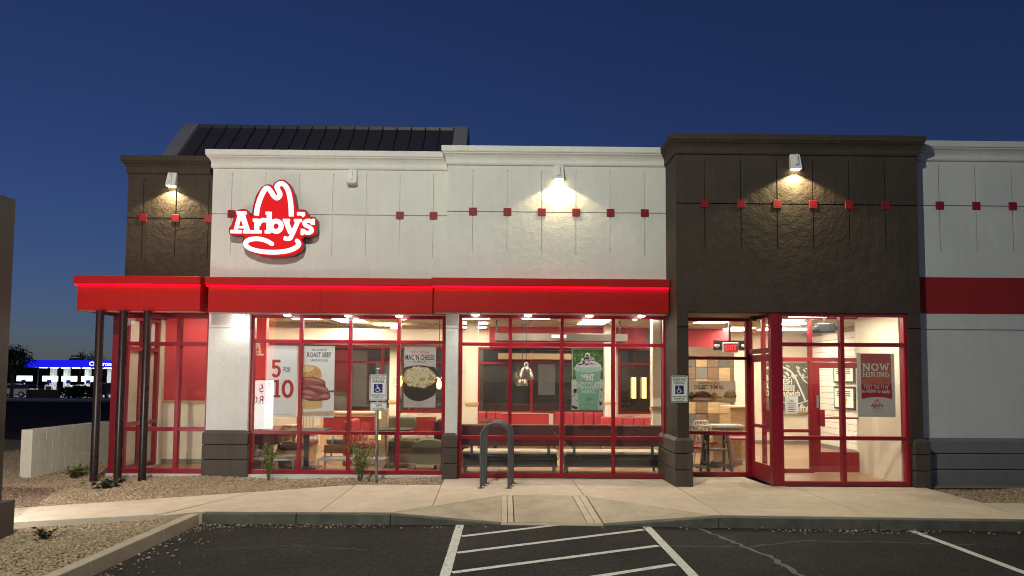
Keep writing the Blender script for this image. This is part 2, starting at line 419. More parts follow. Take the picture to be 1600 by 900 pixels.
def circle_pts(cx, cz, r, n=28, a0=0, a1=360):
    return [(cx+r*math.cos(R(a0+(a1-a0)*i/n)), cz+r*math.sin(R(a0+(a1-a0)*i/n))) for i in range(n+(0 if a1-a0 == 360 else 1))]
def smooth_pts(pts, k=5):
    """Catmull-Rom through 2-D points"""
    P = [Vector(p) for p in pts]; out = []
    for i in range(len(P)-1):
        p0, p1, p2, p3 = P[max(i-1, 0)], P[i], P[i+1], P[min(i+2, len(P)-1)]
        for j in range(k):
            t = j/k
            q = .5*((2*p1)+(p2-p0)*t+(2*p0-5*p1+4*p2-p3)*t*t+(3*p1-p0-3*p2+p3)*t**3)
            out.append(tuple(q))
    out.append(tuple(P[-1])); return out
def closed_smooth(pts, k=4):
    n = len(pts); P = [Vector(p) for p in pts]; out = []
    for i in range(n):
        p0, p1, p2, p3 = P[i-1], P[i], P[(i+1)%n], P[(i+2)%n]
        for j in range(k):
            t = j/k
            out.append(tuple(.5*((2*p1)+(p2-p0)*t+(2*p0-5*p1+4*p2-p3)*t*t+(3*p1-p0-3*p2+p3)*t**3)))
    return out
def blob(cx, cz, rx, rz, n=16, jit=.08, seed=0):
    q = random.Random(seed)
    return [(cx+rx*math.cos(2*math.pi*i/n)*(1+q.uniform(-jit, jit)), cz+rz*math.sin(2*math.pi*i/n)*(1+q.uniform(-jit, jit))) for i in range(n)]

DG = None
def text(body, parent, m, cx, y, cz, height, width=None, bold=0., rot=0., name='lettering', depth=.001, sx=1.):
    """flat printed line of text, cap height and total width in metres, facing -Y (rot 180: facing +Y)"""
    cu = bpy.data.curves.new(name, 'FONT'); cu.body = body; cu.resolution_u = 2
    cu.align_x = 'CENTER'; cu.offset = bold; cu.extrude = depth
    o = bpy.data.objects.new(name, cu); COL.objects.link(o)
    dg = bpy.context.evaluated_depsgraph_get()
    me = bpy.data.meshes.new_from_object(o.evaluated_get(dg))
    bpy.data.objects.remove(o); bpy.data.curves.remove(cu)
    n = len(me.vertices); co = np.empty(n*3, np.float32); me.vertices.foreach_get('co', co); co = co.reshape(-1, 3)
    lo, hi = co.min(0), co.max(0)
    k = height/.73
    kx = (width/(hi[0]-lo[0])) if width else k*sx
    out = np.empty_like(co)
    out[:, 0] = (co[:, 0]-(lo[0]+hi[0])/2)*kx
    out[:, 1] = -(co[:, 2]-lo[2]) if depth else 0
    out[:, 2] = (co[:, 1]-.365)*k
    if rot == 180: out[:, 0] *= -1; out[:, 1] *= -1
    me.vertices.foreach_set('co', out.ravel())
    if rot == 180:
        pass
    # x, y, z -> x, z, -y keeps handedness, so faces stay outward
    me.materials.clear(); me.materials.append(M[m] if isinstance(m, str) else m); me.update()
    return link(me, name, parent, (cx, y, cz))

# slab-serif capitals and figures as strokes in a box of width w, height 1
def G_(*s): return list(s)
SLAB = {
 'N': (1.05, [([(.18,0),(.18,1)],.2), ([(.22,.95),(.82,.05)],.22), ([(.86,0),(.86,1)],.2), ([(0,.06),(.36,.06)],.13), ([(0,.94),(.3,.94)],.13), ([(.68,.94),(1.05,.94)],.13)]),
 'O': (1.0, [(circle_pts(.5,.5,.4,24,90,450),.22)]),
 'W': (1.35, [([(.16,.97),(.4,.05)],.2), ([(.4,.05),(.67,.9)],.18), ([(.67,.9),(.93,.05)],.2), ([(.93,.05),(1.18,.97)],.18), ([(0,.94),(.36,.94)],.13), ([(.98,.94),(1.35,.94)],.13)]),
 'H': (1.05, [([(.2,0),(.2,1)],.2), ([(.85,0),(.85,1)],.2), ([(.2,.5),(.85,.5)],.16), ([(0,.06),(.4,.06)],.13), ([(0,.94),(.4,.94)],.13), ([(.65,.06),(1.05,.06)],.13), ([(.65,.94),(1.05,.94)],.13)]),
 'I': (.45, [([(.225,0),(.225,1)],.2), ([(0,.06),(.45,.06)],.13), ([(0,.94),(.45,.94)],.13)]),
 'R': (1.0, [([(.2,0),(.2,1)],.2), ([(.2,.92),(.58,.92),(.75,.83),(.78,.72),(.75,.6),(.58,.5),(.2,.5)],.16), ([(.52,.5),(.82,.06)],.2), ([(0,.06),(.4,.06)],.13), ([(0,.94),(.3,.94)],.13), ([(.7,.06),(1.0,.06)],.13)]),
 'G': (1.05, [(circle_pts(.5,.5,.4,20,50,345),.2), ([(.55,.44),(1.02,.44)],.13), ([(.86,.44),(.86,.1)],.16)]),
 '5': (.8, [([(.2,.5),(.2,.98)],.17), ([(.12,.91),(.72,.91)],.18), ([(.2,.52),(.32,.6),(.48,.6),(.62,.5),(.66,.34),(.6,.18),(.46,.09),(.3,.09),(.14,.2)],.19)]),
 '1': (.62, [([(.33,0),(.33,1)],.22), ([(.05,.93),(.34,.93)],.14), ([(0,.07),(.62,.07)],.14)]),
 '0': (.85, [([(.42+.3*math.sin(2*math.pi*i/20), .5+.41*math.cos(2*math.pi*i/20)) for i in range(21)],.2)]),
 '$': (.6, [([(.52,.72),(.4,.82),(.22,.82),(.1,.7),(.16,.57),(.4,.46),(.5,.33),(.42,.18),(.22,.16),(.06,.28)],.12), ([(.3,0),(.3,1)],.07)]),
 'S': (.75, [([(.66,.74),(.55,.88),(.36,.92),(.16,.84),(.13,.68),(.26,.55),(.5,.46),(.64,.34),(.62,.18),(.45,.08),(.26,.09),(.1,.24)],.18)]),
 'C': (.9, [(circle_pts(.5,.5,.4,20,45,315),.2), ([(.8,.95),(.8,.68)],.1)]),
 'L': (.8, [([(.2,0),(.2,1)],.2), ([(0,.06),(.75,.06)],.13), ([(0,.94),(.4,.94)],.13), ([(.72,0),(.72,.28)],.12)]),
 'A': (1.0, [([(.15,.05),(.45,.97)],.17), ([(.47,.97),(.82,.05)],.2), ([(.25,.33),(.72,.33)],.12), ([(0,.06),(.34,.06)],.13), ([(.62,.06),(1.0,.06)],.13)]),
 'K': (1.0, [([(.2,0),(.2,1)],.2), ([(.28,.42),(.75,.95)],.17), ([(.4,.58),(.8,.05)],.19), ([(0,.06),(.4,.06)],.13), ([(0,.94),(.4,.94)],.13), ([(.6,.94),(.95,.94)],.13), ([(.65,.06),(1.0,.06)],.13)]),
 'E': (.85, [([(.2,0),(.2,1)],.2), ([(0,.06),(.78,.06)],.13), ([(0,.94),(.76,.94)],.13), ([(.2,.52),(.6,.52)],.12), ([(.74,0),(.74,.3)],.1), ([(.72,.72),(.72,1)],.1)]),
 'B': (.9, [([(.2,0),(.2,1)],.2), ([(.05,.93),(.5,.93),(.66,.85),(.68,.72),(.62,.6),(.5,.54),(.2,.54)],.14), ([(.5,.54),(.7,.44),(.75,.3),(.7,.15),(.55,.07),(.05,.07)],.14)]),
}
def slab(body, parent, m, cx, y, cz, height, width=None, name='lettering', gap=.1):
    mb = MB(); x = 0; k = 0
    tot = sum(SLAB[c][0]+gap for c in body if c != ' ')+.45*body.count(' ')-gap
    sx = (width/tot) if width else height
    for c in body:
        if c == ' ': x += .45; continue
        w, st = SLAB[c]
        for pts, t in st:
            k += 1
            mb.ribbon([(cx+(x+px-tot/2)*sx, cz+(pz-.5)*height) for px, pz in pts], t*(sx+height)/2, y-.0002*(k % 9), .0004)
        x += w+gap
    return mb.build(name, m, parent)

def cut_slab(name, m, parent, poly, y, t=.0012, **kw):
    return MB().prism(poly, y-t, y).build(name, m, parent, **kw)
# ------------------------------------------------------------------ ground, car park, pavement
def sheet(name, poly, z, m, label=None, kind='structure', grid=0):
    mb = MB(); tri = tessellate_polygon([[Vector((x, y, 0)) for x, y in poly]]); fs = []
    for a, b, c in tri:
        A, B, C_ = poly[a], poly[b], poly[c]
        if (B[0]-A[0])*(C_[1]-A[1])-(B[1]-A[1])*(C_[0]-A[0]) < 0: b, c = c, b
        fs.append((a, b, c))
    mb.add([(x, y, z) for x, y in poly], fs)
    o = mb.build(name, m, None, origin=(0, 0, 0)); o['kind'] = kind
    if label: o['label'] = label
    return o
def ground():
    ys = [-400, -60, 10, 18, 40, 90, 300, 1200, 7000]; zs = [-.3, -.3, -.3, -.3, -.4, -1.12, -1.2, -1.2, -1.2]
    xs = [-7000, -800, -200, -60, 0, 60, 200, 800, 7000]
    mb = MB(); n = len(xs)
    mb.add([(x, y, z) for y, z in zip(ys, zs) for x in xs],
           [(j*n+i, j*n+i+1, (j+1)*n+i+1, (j+1)*n+i) for j in range(len(ys)-1) for i in range(n-1)])
    tag(mb.build('ground', 'earth', None, origin=(0, 0, 0)), 'bare dusty ground reaching to the horizon', kind='structure')
    mb = MB(); ys = [21, 40, 72]; zs = [-.27, -.37, -.83]
    mb.add([(x, y, z) for y, z in zip(ys, zs) for x in (-160, -4)], [(0, 1, 3, 2), (2, 3, 5, 4)])
    tag(mb.build('street', 'roadfar', None, origin=(0, 0, 0)), 'dark street beyond the white block wall', kind='structure')
    mb = MB(); mb.add([(-160, 84, -1.02), (-4, 84, -1.02), (-4, 140, -1.10), (-160, 140, -1.10)], [(0, 1, 2, 3)])
    tag(mb.build('forecourt', 'concrete', None, origin=(0, 0, 0)), 'pale concrete forecourt of the fuel station', kind='structure')
    # far hills
    q = random.Random(3); mb = MB(); prof = []
    for i in range(90):
        x = -2600+i*40; h = 20+55*abs(math.sin(i*.11+.6))*(.6+.4*math.sin(i*.37))+q.uniform(0, 7); prof.append((x, h))
    vs = []; fs = []
    for x, h in prof: vs += [(x, 2300, -2), (x, 2550, h), (x, 2900, -2)]
    for i in range(len(prof)-1):
        a = 3*i; fs += [(a, a+3, a+4, a+1), (a+1, a+4, a+5, a+2)]
    mb.add(vs, fs); tag(mb.build('hills', 'hill', None, origin=(0, 0, 0)), 'dark low hills on the horizon', kind='structure')
ground()

ASZ = -.14
sheet('asphalt', [(-3.94, -40), (30, -40), (30, 9.23), (6.8, 9.29), (2.84, 9.47), (1.33, 9.56), (.01, 9.60), (-1.46, 9.58), (-3.94, 9.62)], ASZ, 'asphalt', 'worn dark asphalt of the car park')
# painted bay lines, each sheet 4 mm over the asphalt
def stripe(a, b, w, label):
    a, b = Vector(a), Vector(b); d = (b-a).normalized(); n = Vector((-d.y, d.x))*w/2
    q = random.Random(int(a.x*100)); k = max(2, int((b-a).length/.12)); mb = MB(); vs = []; fs = []
    for i in range(k+1):
        p = a+(b-a)*i/k; e1, e2 = 1+q.uniform(-.06, .03), 1+q.uniform(-.06, .03)
        vs += [(*(p+n*e1), ASZ+.004), (*(p-n*e2), ASZ+.004)]
    for i in range(k): fs.append((2*i+1, 2*i+3, 2*i+2, 2*i))
    mb.add(vs, fs)
    o = mb.build('bay_line', 'paint', None, origin=(0, 0, 0)); o['kind'] = 'structure'; o['label'] = label
stripe((-.546, 9.55), (-.56, -2), .105, 'white line along the hatched aisle, bike rack side')
stripe((1.90, 9.44), (1.86, -2), .105, 'white line along the hatched aisle, doorway side')
stripe((5.285, 9.22), (5.30, -2), .10, 'white bay line nearest the grey wall')
for i, ((x0, y0), (x1, y1)) in enumerate([((-.49, 8.80), (.78, 9.52)), ((-.49, 7.98), (1.82, 9.22)), ((-.49, 7.18), (1.82, 8.35)), ((-.49, 6.30), (1.81, 7.52)), ((-.49, 5.4), (1.81, 6.65))]):
    stripe((x0, y0), (x1, y1), .085, 'diagonal white hatch line in the access aisle')
def crack(pts, w, seed):
    q = random.Random(seed); P = []
    for i in range(len(pts)-1):
        for j in range(9):
            t = j/9; P.append((pts[i][0]+(pts[i+1][0]-pts[i][0])*t+q.uniform(-.03, .03), pts[i][1]+(pts[i+1][1]-pts[i][1])*t+q.uniform(-.02, .02)))
    P.append(pts[-1]); vs = []; fs = []
    for i, p in enumerate(P):
        d = Vector(P[min(i+1, len(P)-1)])-Vector(P[max(0, i-1)]); d.normalize(); n = Vector((-d.y, d.x))*w*q.uniform(.25, .75)
        vs += [(p[0]+n.x, p[1]+n.y, ASZ+.003), (p[0]-n.x, p[1]-n.y, ASZ+.003)]
    for i in range(len(P)-1): fs.append((2*i+1, 2*i+3, 2*i+2, 2*i))
    o = MB().add(vs, fs).build('filled_crack', 'tar', None, origin=(0, 0, 0)); o['kind'] = 'structure'; o['label'] = 'pale filled crack wandering across the asphalt'
crack([(2.55, 9.35), (2.75, 8.6), (2.93, 7.9), (2.95, 7.0), (3.05, 5.5)], .055, 1)
crack([(1.95, 8.35), (2.8, 8.28), (3.6, 8.62), (4.6, 8.55), (5.6, 8.45)], .018, 2)
crack([(-3.3, 8.1), (-2.4, 8.3), (-1.5, 8.1)], .010, 4)

# pavement: slabs with real joints between them
SWZ = -.006
ZK = -.010
def slab_poly(poly, name='paving_slab', m='concrete', z0=-.25, z1=SWZ, parent=None, inset=.009):
    c = Vector((sum(p[0] for p in poly)/len(poly), sum(p[1] for p in poly)/len(poly)))
    P = []
    for p in poly:
        d = Vector(p[:2])-c; P.append(tuple(c+d*(1-inset/max(d.length, .01))))
    mb = MB(); n = len(P)
    zt = [p[2] if len(p) > 2 else z1 for p in poly]
    tri = tessellate_polygon([[Vector((x, y, 0)) for x, y in P]])
    A = sum(P[i][0]*P[(i+1)%n][1]-P[(i+1)%n][0]*P[i][1] for i in range(n))
    vs = [(x, y, z) for (x, y), z in zip(P, zt)]+[(x, y, z0) for x, y in P]
    fs = []
    for a, b, c_ in tri:
        if (P[b][0]-P[a][0])*(P[c_][1]-P[a][1])-(P[b][1]-P[a][1])*(P[c_][0]-P[a][0]) < 0: b, c_ = c_, b
        fs.append((a, b, c_))
    for i in range(n):
        j = (i+1) % n; fs.append((i, i+n, j+n, j) if A > 0 else (j, j+n, i+n, i))
    return mb.add(vs, fs).build(name, m, parent)
def pavement():
    root = thing('pavement', 'pale concrete pavement along the shop front', None, (0, 11, 0), kind='structure')
    lo = lambda x: 9.50+(x+3.93)*.359                                        # front edge of the diagonal walk
    up = lambda x: min(12.08, 12.05+(x+2.49)*.56) if x > -4.64 else (10.826+(x+4.641)*.524 if x > -6.73 else 9.73+(x+6.73)*.45)
    # diagonal walk on the sign side
    xs = [-16, -12.5, -10.2, -8.2, -6.2, -4.15]
    for a, b in zip(xs[:-1], xs[1:]):
        slab_poly([(a-.3, lo(a)), (b-.3, lo(b)), (b+.3, up(b+.3)), (a+.3, up(a+.3))], parent=root)
    F = 9.63
    slab_poly([(-4.45, lo(-4.45)), (-3.94, F), (-2.44, F), (-2.44, 12.0), (-2.6, up(-2.6)), (-3.85, up(-3.85))], parent=root)
    slab_poly([(-2.44, F), (-1.46, F), (-.97, 10.09), (-1.02, 12.08), (-1.9, 12.08), (-2.44, up(-2.44))], parent=root)
    slab_poly([(-.97, 10.09), (.0, 11.03), (1.27, 11.05), (1.25, 12.92), (-1.03, 12.92), (-1.02, 12.08)], parent=root)
    slab_poly([(1.27, 11.04), (2.80, 9.52), (2.95, 9.52), (2.90, 12.92), (1.25, 12.92)], parent=root)
    slab_poly([(2.95, 9.52), (4.9, 9.42), (4.9, 12.02), (4.55, 12.3), (4.48, 13.25), (2.97, 13.25), (2.92, 12.02)], parent=root)
    slab_poly([(4.9, 9.42), (6.9, 9.33), (7.12, 10.6), (7.15, 12.06), (4.9, 12.06)], parent=root)
    slab_poly([(6.9, 9.33), (9.2, 9.22), (9.2, 10.57), (7.12, 10.57)], parent=root)
    slab_poly([(9.2, 9.22), (14, 9.0), (14, 10.55), (9.2, 10.57)], parent=root)
    # kerb ramp: two flares, the run, and two smooth margins
    zb = ASZ+.012
    slab_poly([(-1.46, F-.03, SWZ), (.004, 9.62, zb), (.004, 11.02, SWZ), (-.97, 10.10, SWZ)], 'ramp_flare', 'rampc', parent=root)
    slab_poly([(0.0, 9.62, zb), (.075, 9.62, zb), (.075, 11.03, SWZ), (0.0, 11.03, SWZ)], 'ramp_margin', 'concrete', parent=root, inset=.004)
    slab_poly([(.085, 9.62, zb), (.16, 9.62, zb), (.16, 11.03, SWZ), (.085, 11.03, SWZ)], 'ramp_margin', 'concrete', parent=root, inset=.004)
    slab_poly([(.17, 9.62, zb), (1.14, 9.58, zb), (1.08, 11.04, SWZ), (.17, 11.03, SWZ)], 'ramp_run', 'rampc', parent=root)
    slab_poly([(1.15, 9.58, zb), (1.24, 9.58, zb), (1.18, 11.04, SWZ), (1.09, 11.04, SWZ)], 'ramp_margin', 'concrete', parent=root, inset=.004)
    slab_poly([(1.25, 9.58, zb), (1.34, 9.58, zb), (1.28, 11.04, SWZ), (1.19, 11.04, SWZ)], 'ramp_margin', 'concrete', parent=root, inset=.004)
    slab_poly([(1.36, 9.57, zb), (2.82, 9.50, SWZ), (1.30, 11.03, SWZ)], 'ramp_flare', 'rampc', parent=root)
    # front kerb in lengths: full height, dropping to flush at the ramp
    def kerb(pts, zs, w=.15, m='kerb'):
        for (a, b), (za, zb_) in zip(zip(pts[:-1], pts[1:]), zip(zs[:-1], zs[1:])):
            a, b = Vector((*a, 0)), Vector((*b, 0)); d = (b-a).normalized(); n = Vector((-d.y, d.x, 0)); g = d*.004
            lo_ = [a+g, b-g, b-g+n*w, a+g+n*w]
            V = lambda p, z: (p.x, p.y, z)
            ins = n*.018
            MB().hexa([V(p, -.30) for p in lo_], [V(lo_[0]+ins, za), V(lo_[1]+ins, zb_), V(lo_[2], zb_), V(lo_[3], za)]).build('kerb_stone', m, root, bevel=.012, seg=2)
    kerb([(-3.94, 9.48), (-2.7, 9.47), (-1.46, 9.45), (-.02, 9.47)], [SWZ, SWZ, SWZ, zb], .15, 'kerbshade')
    kerb([(-.02, 9.47), (1.35, 9.42)], [zb, zb])
    kerb([(1.35, 9.42), (2.84, 9.35), (4.9, 9.26), (6.9, 9.17), (9.2, 9.06), (14, 8.85)], [zb, SWZ, SWZ, SWZ, SWZ, SWZ], .15, 'kerbshade')
    kerb([(-3.97, 4.2), (-3.965, 5.6), (-3.96, 7.05), (-3.95, 8.5), (-3.94, 9.46)], [0, 0, 0, 0, 0])
    kerb([(-3.98, -6), (-3.97, 4.2)], [0, 0])
pavement()

# gravel: an undulating bed and loose stones lying on it
def bed_z(x, y):
    return -.068+.022*math.sin(x*1.3+y*.7)+.014*math.sin(x*2.9-y*2.1)
def in_poly(x, y, poly):
    c = False; n = len(poly); j = n-1
    for i in range(n):
        if (poly[i][1] > y) != (poly[j][1] > y) and x < (poly[j][0]-poly[i][0])*(y-poly[i][1])/(poly[j][1]-poly[i][1])+poly[i][0]: c = not c
        j = i
    return c
BED_A = [(-16, -4), (-4.13, -4), (-4.11, 9.40), (-4.35, 9.36), (-16, 5.2)]
BED_B = [(-16, 5.6), (-6.73, 9.75), (-4.64, 10.84), (-2.5, 12.06), (-1.9, 12.09), (-1.03, 12.07), (-1.03, 13.25), (-7.3, 13.3), (-7.3, 21), (-16, 21)]
BED_C = [(7.14, 10.6), (14, 10.58), (14, 12.26), (7.2, 12.26), (7.16, 12.0)]
def gravel():
    def grid_bed(x0, x1, y0, y1, st, dz=0):
        nx, ny = int((x1-x0)/st), int((y1-y0)/st); mb = MB()
        vs = [(x0+i*st, y0+j*st, bed_z(x0+i*st, y0+j*st)+dz) for j in range(ny+1) for i in range(nx+1)]
        fs = [(j*(nx+1)+i, j*(nx+1)+i+1, (j+1)*(nx+1)+i+1, (j+1)*(nx+1)+i) for j in range(ny) for i in range(nx)]
        o = mb.add(vs, fs).build('gravel_bed', 'gravelbed', None, origin=(0, 0, 0), smooth=True); o['kind'] = 'structure'; return o
    grid_bed(-16, -4.12, -4, 21.0, .33)['label'] = 'tan gravel bed around the sign and the corner windows'
    grid_bed(-4.12, -1.04, 9.66, 13.25, .28)['label'] = 'tan gravel strip under the poster windows'
    grid_bed(7.16, 14, 10.6, 12.3, .3)['label'] = 'small gravel bed by the grey wall'
    q = np.random.default_rng(5)
    ico = np.array([(0,0,1),(.9,0,.35),(.28,.85,.35),(-.72,.53,.35),(-.72,-.53,.35),(.28,-.85,.35),(.5,.3,-.6),(-.5,.4,-.6),(0,-.6,-.6)], float)
    tris = [(0,1,2),(0,2,3),(0,3,4),(0,4,5),(0,5,1),(1,6,2),(2,7,3),(3,7,4),(4,8,5),(5,8,1),(1,8,6),(2,6,7)]
    def scatter(label, boxes, density, size, zf, keep, sink=.1):
        pts = []
        for (x0, x1, y0, y1), dd in zip(boxes, density):
            n = int((x1-x0)*(y1-y0)*dd); P = np.column_stack((q.uniform(x0, x1, n), q.uniform(y0, y1, n)))
            pts += [p for p in P if keep(*p)]
        n = len(pts); pts = np.array(pts)
        s = size*np.clip(q.lognormal(-.08, .30, n), .45, 2.0)
        an = q.uniform(0, 6.283, n); st = np.column_stack((q.uniform(1, 1.7, n), q.uniform(.7, 1.1, n), q.uniform(.5, .95, n)))*s[:, None]
        V = ico[None]*(1+q.uniform(-.18, .18, (n, len(ico), 3)))*st[:, None, :]
        ti = q.uniform(-.5, .5, n); c, sn = np.cos(ti)[:, None], np.sin(ti)[:, None]
        y_, z_ = V[:, :, 1]*c-V[:, :, 2]*sn, V[:, :, 1]*sn+V[:, :, 2]*c
        c, sn = np.cos(an)[:, None], np.sin(an)[:, None]
        x2, y2 = V[:, :, 0]*c-y_*sn, V[:, :, 0]*sn+y_*c
        z0 = np.array([zf(*p) for p in pts])
        W = np.stack((x2+pts[:, 0:1], y2+pts[:, 1:2], z_+(z0+s*(.5-sink)+q.uniform(0, size*.5, n))[:, None]), 2).reshape(-1, 3)
        Fa = (np.array(tris)[None]+(np.arange(n)*len(ico))[:, None, None]).reshape(-1, 3)
        me = bpy.data.meshes.new('gravel'); me.vertices.add(len(W)); me.vertices.foreach_set('co', W.ravel().astype(np.float32))
        me.loops.add(Fa.size); me.loops.foreach_set('vertex_index', Fa.ravel().astype(np.int32))
        me.polygons.add(len(Fa)); me.polygons.foreach_set('loop_start', np.arange(0, Fa.size, 3, dtype=np.int32))
        me.update(calc_edges=True); me.materials.append(M['stone'])
        o = link(me, 'gravel', None, (0, 0, 0)); o['kind'] = 'stuff'; o['label'] = label; o['category'] = 'gravel'
    scatter('loose tan gravel beside the diagonal kerb', [(-9, -4.13, 5.6, 9.42)], [2700], .0145, bed_z, lambda x, y: in_poly(x, y, BED_A) and x > -y*.78)
    scatter('loose tan gravel along the foot of the shop windows', [(-9.6, -1.04, 8.4, 13.25), (-12, -7.3, 13.25, 18)], [2300, 1500], .0155, bed_z, lambda x, y: in_poly(x, y, BED_B) and x > -y*.78)
    scatter('loose gravel by the foot of the grey wall', [(7.14, 10, 10.6, 12.24)], [1900], .0155, bed_z, lambda x, y: in_poly(x, y, BED_C))
    # stones and dry leaves strayed into the gutter
    def gut(x, y): return ASZ+.003
    scatter('stray gravel and dry leaves in the gutter', [(-3.9, -3.3, 6.6, 9.44), (-3.9, -1.5, 9.2, 9.45), (3.4, 5.6, 8.98, 9.25), (-1.5, 3.4, 9.2, 9.44), (5.6, 9, 8.95, 9.12), (-3.9, 7, 6, 9.3)],
            [150, 190, 200, 30, 60, 2.0], .013, gut, lambda x, y: y < 9.43-.045*max(0, x-1.5) and (q.random() < math.exp(-(x+3.9)*4) or y > 9.0-.03*max(0, x)+.25*q.random() or q.random() < .04))
gravel()
# ------------------------------------------------------------------ the restaurant
ZT, ZO, ZP = 6.02, 2.95, .815        # cornice top, head of the openings, top of the plinth blocks
YD, Y1, Y2, YT, YR = 13.607, 13.194, 12.825, 12.06, 12.30
ZSQ = 4.826; PITCH = .6285
B = thing('restaurant_building', 'white and brown stucco restaurant with red canopy and bright windows', 'restaurant', (0, 13, 0))

def groove_front(mb, x0, x1, z0, z1, y, vg, hg, w=.020, d=.022):
    """stucco face at y with reveals cut d deep: vg = (x, za, zb), hg = (z, xa, xb)"""
    xs = {x0, x1}; zs = {z0, z1}
    for x, a, b in vg: xs |= {x-w/2, x+w/2}; zs |= {a, b}
    for z, a, b in hg: zs |= {z-w/2, z+w/2}; xs |= {a, b}
    xs = sorted(v for v in xs if x0 <= v <= x1); zs = sorted(v for v in zs if z0 <= v <= z1)
    def deep(x, z):
        return any(abs(x-g) < w/2 and a < z < b for g, a, b in vg) or any(abs(z-g) < w/2 and a < x < b for g, a, b in hg)
    nx, nz = len(xs)-1, len(zs)-1
    D = [[y+d if deep((xs[i]+xs[i+1])/2, (zs[j]+zs[j+1])/2) else y for j in range(nz)] for i in range(nx)]
    for i in range(nx):
        for j in range(nz):
            a, b, c, e, yy = xs[i], xs[i+1], zs[j], zs[j+1], D[i][j]
            mb.add([(a, yy, c), (b, yy, c), (b, yy, e), (a, yy, e)], [(0, 1, 2, 3)])
            if i+1 < nx and D[i+1][j] != yy:
                q = [(b, yy, c), (b, D[i+1][j], c), (b, D[i+1][j], e), (b, yy, e)]; mb.add(q, [(0, 1, 2, 3)])
            if j+1 < nz and D[i][j+1] != yy:
                q = [(a, yy, e), (b, yy, e), (b, D[i][j+1], e), (a, D[i][j+1], e)]; mb.add(q, [(0, 1, 2, 3)])
def body(mb, x0, x1, y, y1, z0, z1, g=.018):
    y += .0
    """the mass behind a grooved face: sides, top, bottom, back"""
    mb.add([(x0,y,z0),(x1,y,z0),(x1,y1,z0),(x0,y1,z0),(x0,y,z1),(x1,y,z1),(x1,y1,z1),(x0,y1,z1)],
           [(3,2,1,0),(4,5,6,7),(1,2,6,5),(2,3,7,6),(3,0,4,7)])
CORN = [(0, 5.68), (.035, 5.69), (.052, 5.715), (.055, 5.745), (.045, 5.77), (.045, 5.80), (.062, 5.84), (.10, 5.885), (.14, 5.91), (.145, 5.93), (.165, 5.94), (.175, 5.955), (.178, 6.05), (.172, 6.06), (-.45, 6.06), (-.45, 5.68)]
CORN = [(o*.64, 5.68+(z-5.68)*.895) for o, z in CORN]
def cornice(path, m, parent):
    P = [Vector(p) for p in path]; n = len(P); mb = MB(); k = len(CORN)
    for i, p in enumerate(P):
        ds = []
        if i > 0: ds.append((P[i]-P[i-1]).normalized())
        if i < n-1: ds.append((P[i+1]-P[i]).normalized())
        ns = [Vector((d.y, -d.x)) for d in ds]
        nn = sum(ns, Vector((0, 0))); nn = nn/len(ns); nn = nn/nn.length_squared if len(ns) > 1 else nn
        for o, z in CORN: mb.v.append((p.x+nn.x*o, p.y+nn.y*o, z))
    for i in range(n-1):
        for j in range(k):
            a = i*k+j; b = i*k+(j+1) % k; mb.f.append((a, a+k, b+k, b))
    mb.f.append(tuple(range(k))); mb.f.append(tuple((n-1)*k+j for j in range(k))[::-1])
    return mb.build('cornice', m, parent)
TILE_ME = None
def wall_block(x0, x1, y, depth, m, grooves, squares, path, z0=ZO, hx=None, sq_z=ZSQ, gz=(4.04, 5.60)):
    mb = MB()
    vg = [(x, gz[0], gz[1]) for x in grooves]
    groove_front(mb, x0, x1, z0, 5.70, y, vg, [(sq_z, x0, x1)])
    body(mb, x0, x1, y, depth, z0, 5.70)
    w = mb.build('wall', m, B)
    cornice(path, m, w)
    for x in squares:
        t = MB().box(x-.072, x+.072, y-.012, y+.02, sq_z-.072, sq_z+.072).build('red_tile', 'redtile', w, bevel=.004)
    return w
gx = [AX(p, YD, 340) for p in (223.1, 275, 325.8)]
wall_block(-7.25, -5.44, YD, 13.78, 'brown', [-6.945, -6.315, -5.687], [-6.945, -6.315, -5.687], [(-7.25, 15.2), (-7.25, YD), (-5.42, YD)])
g1 = [-5.09+PITCH*i for i in range(7)]
wall_block(-5.455, -1.02, Y1, 13.52, 'white', g1, [g1[0], g1[5], g1[6]], [(-5.455, 14.6), (-5.455, Y1), (-1.0, Y1)])
g2 = [-.563+PITCH*i for i in range(6)]
wall_block(-1.03, 2.985, Y2, 13.75, 'white', g2, g2, [(-1.03, 13.6), (-1.03, Y2), (3.01, Y2), (3.01, 12.9)])
gt = [3.466+PITCH*.998*i for i in range(6)]
MB().box(2.967, 7.163, 12.361, 13.30, 3.16, 5.70).build('tower_core', 'brown', B)
wt = wall_block(2.965, 7.165, YT, 12.36, 'brown', gt, gt, [(2.965, 13.4), (2.965, YT), (7.165, YT), (7.165, 13.4)])
gr = [7.70+.651*i for i in range(9)]
mbr = MB(); groove_front(mbr, 7.15, 14, .80, 5.70, YR, [(x, 4.08, 5.62) for x in gr], [(4.888, 7.15, 14), (2.69, 7.15, 14)])
body(mbr, 7.15, 14, YR, 13.30, .80, 5.70)
wr = mbr.build('wall', 'grey', B); wr['label'] = 'grey painted side wall with red stripe'
cornice([(7.15, YR), (14, YR)], 'grey', wr)
for x in gr: MB().box(x-.072, x+.072, YR-.012, YR+.02, 4.888-.072, 4.888+.072).build('red_tile', 'redtile', wr, bevel=.004)
MB().box(7.165, 14, YR-.006, YR+.02, 2.972, 3.612).build('red_stripe', 'redstripe', wr)

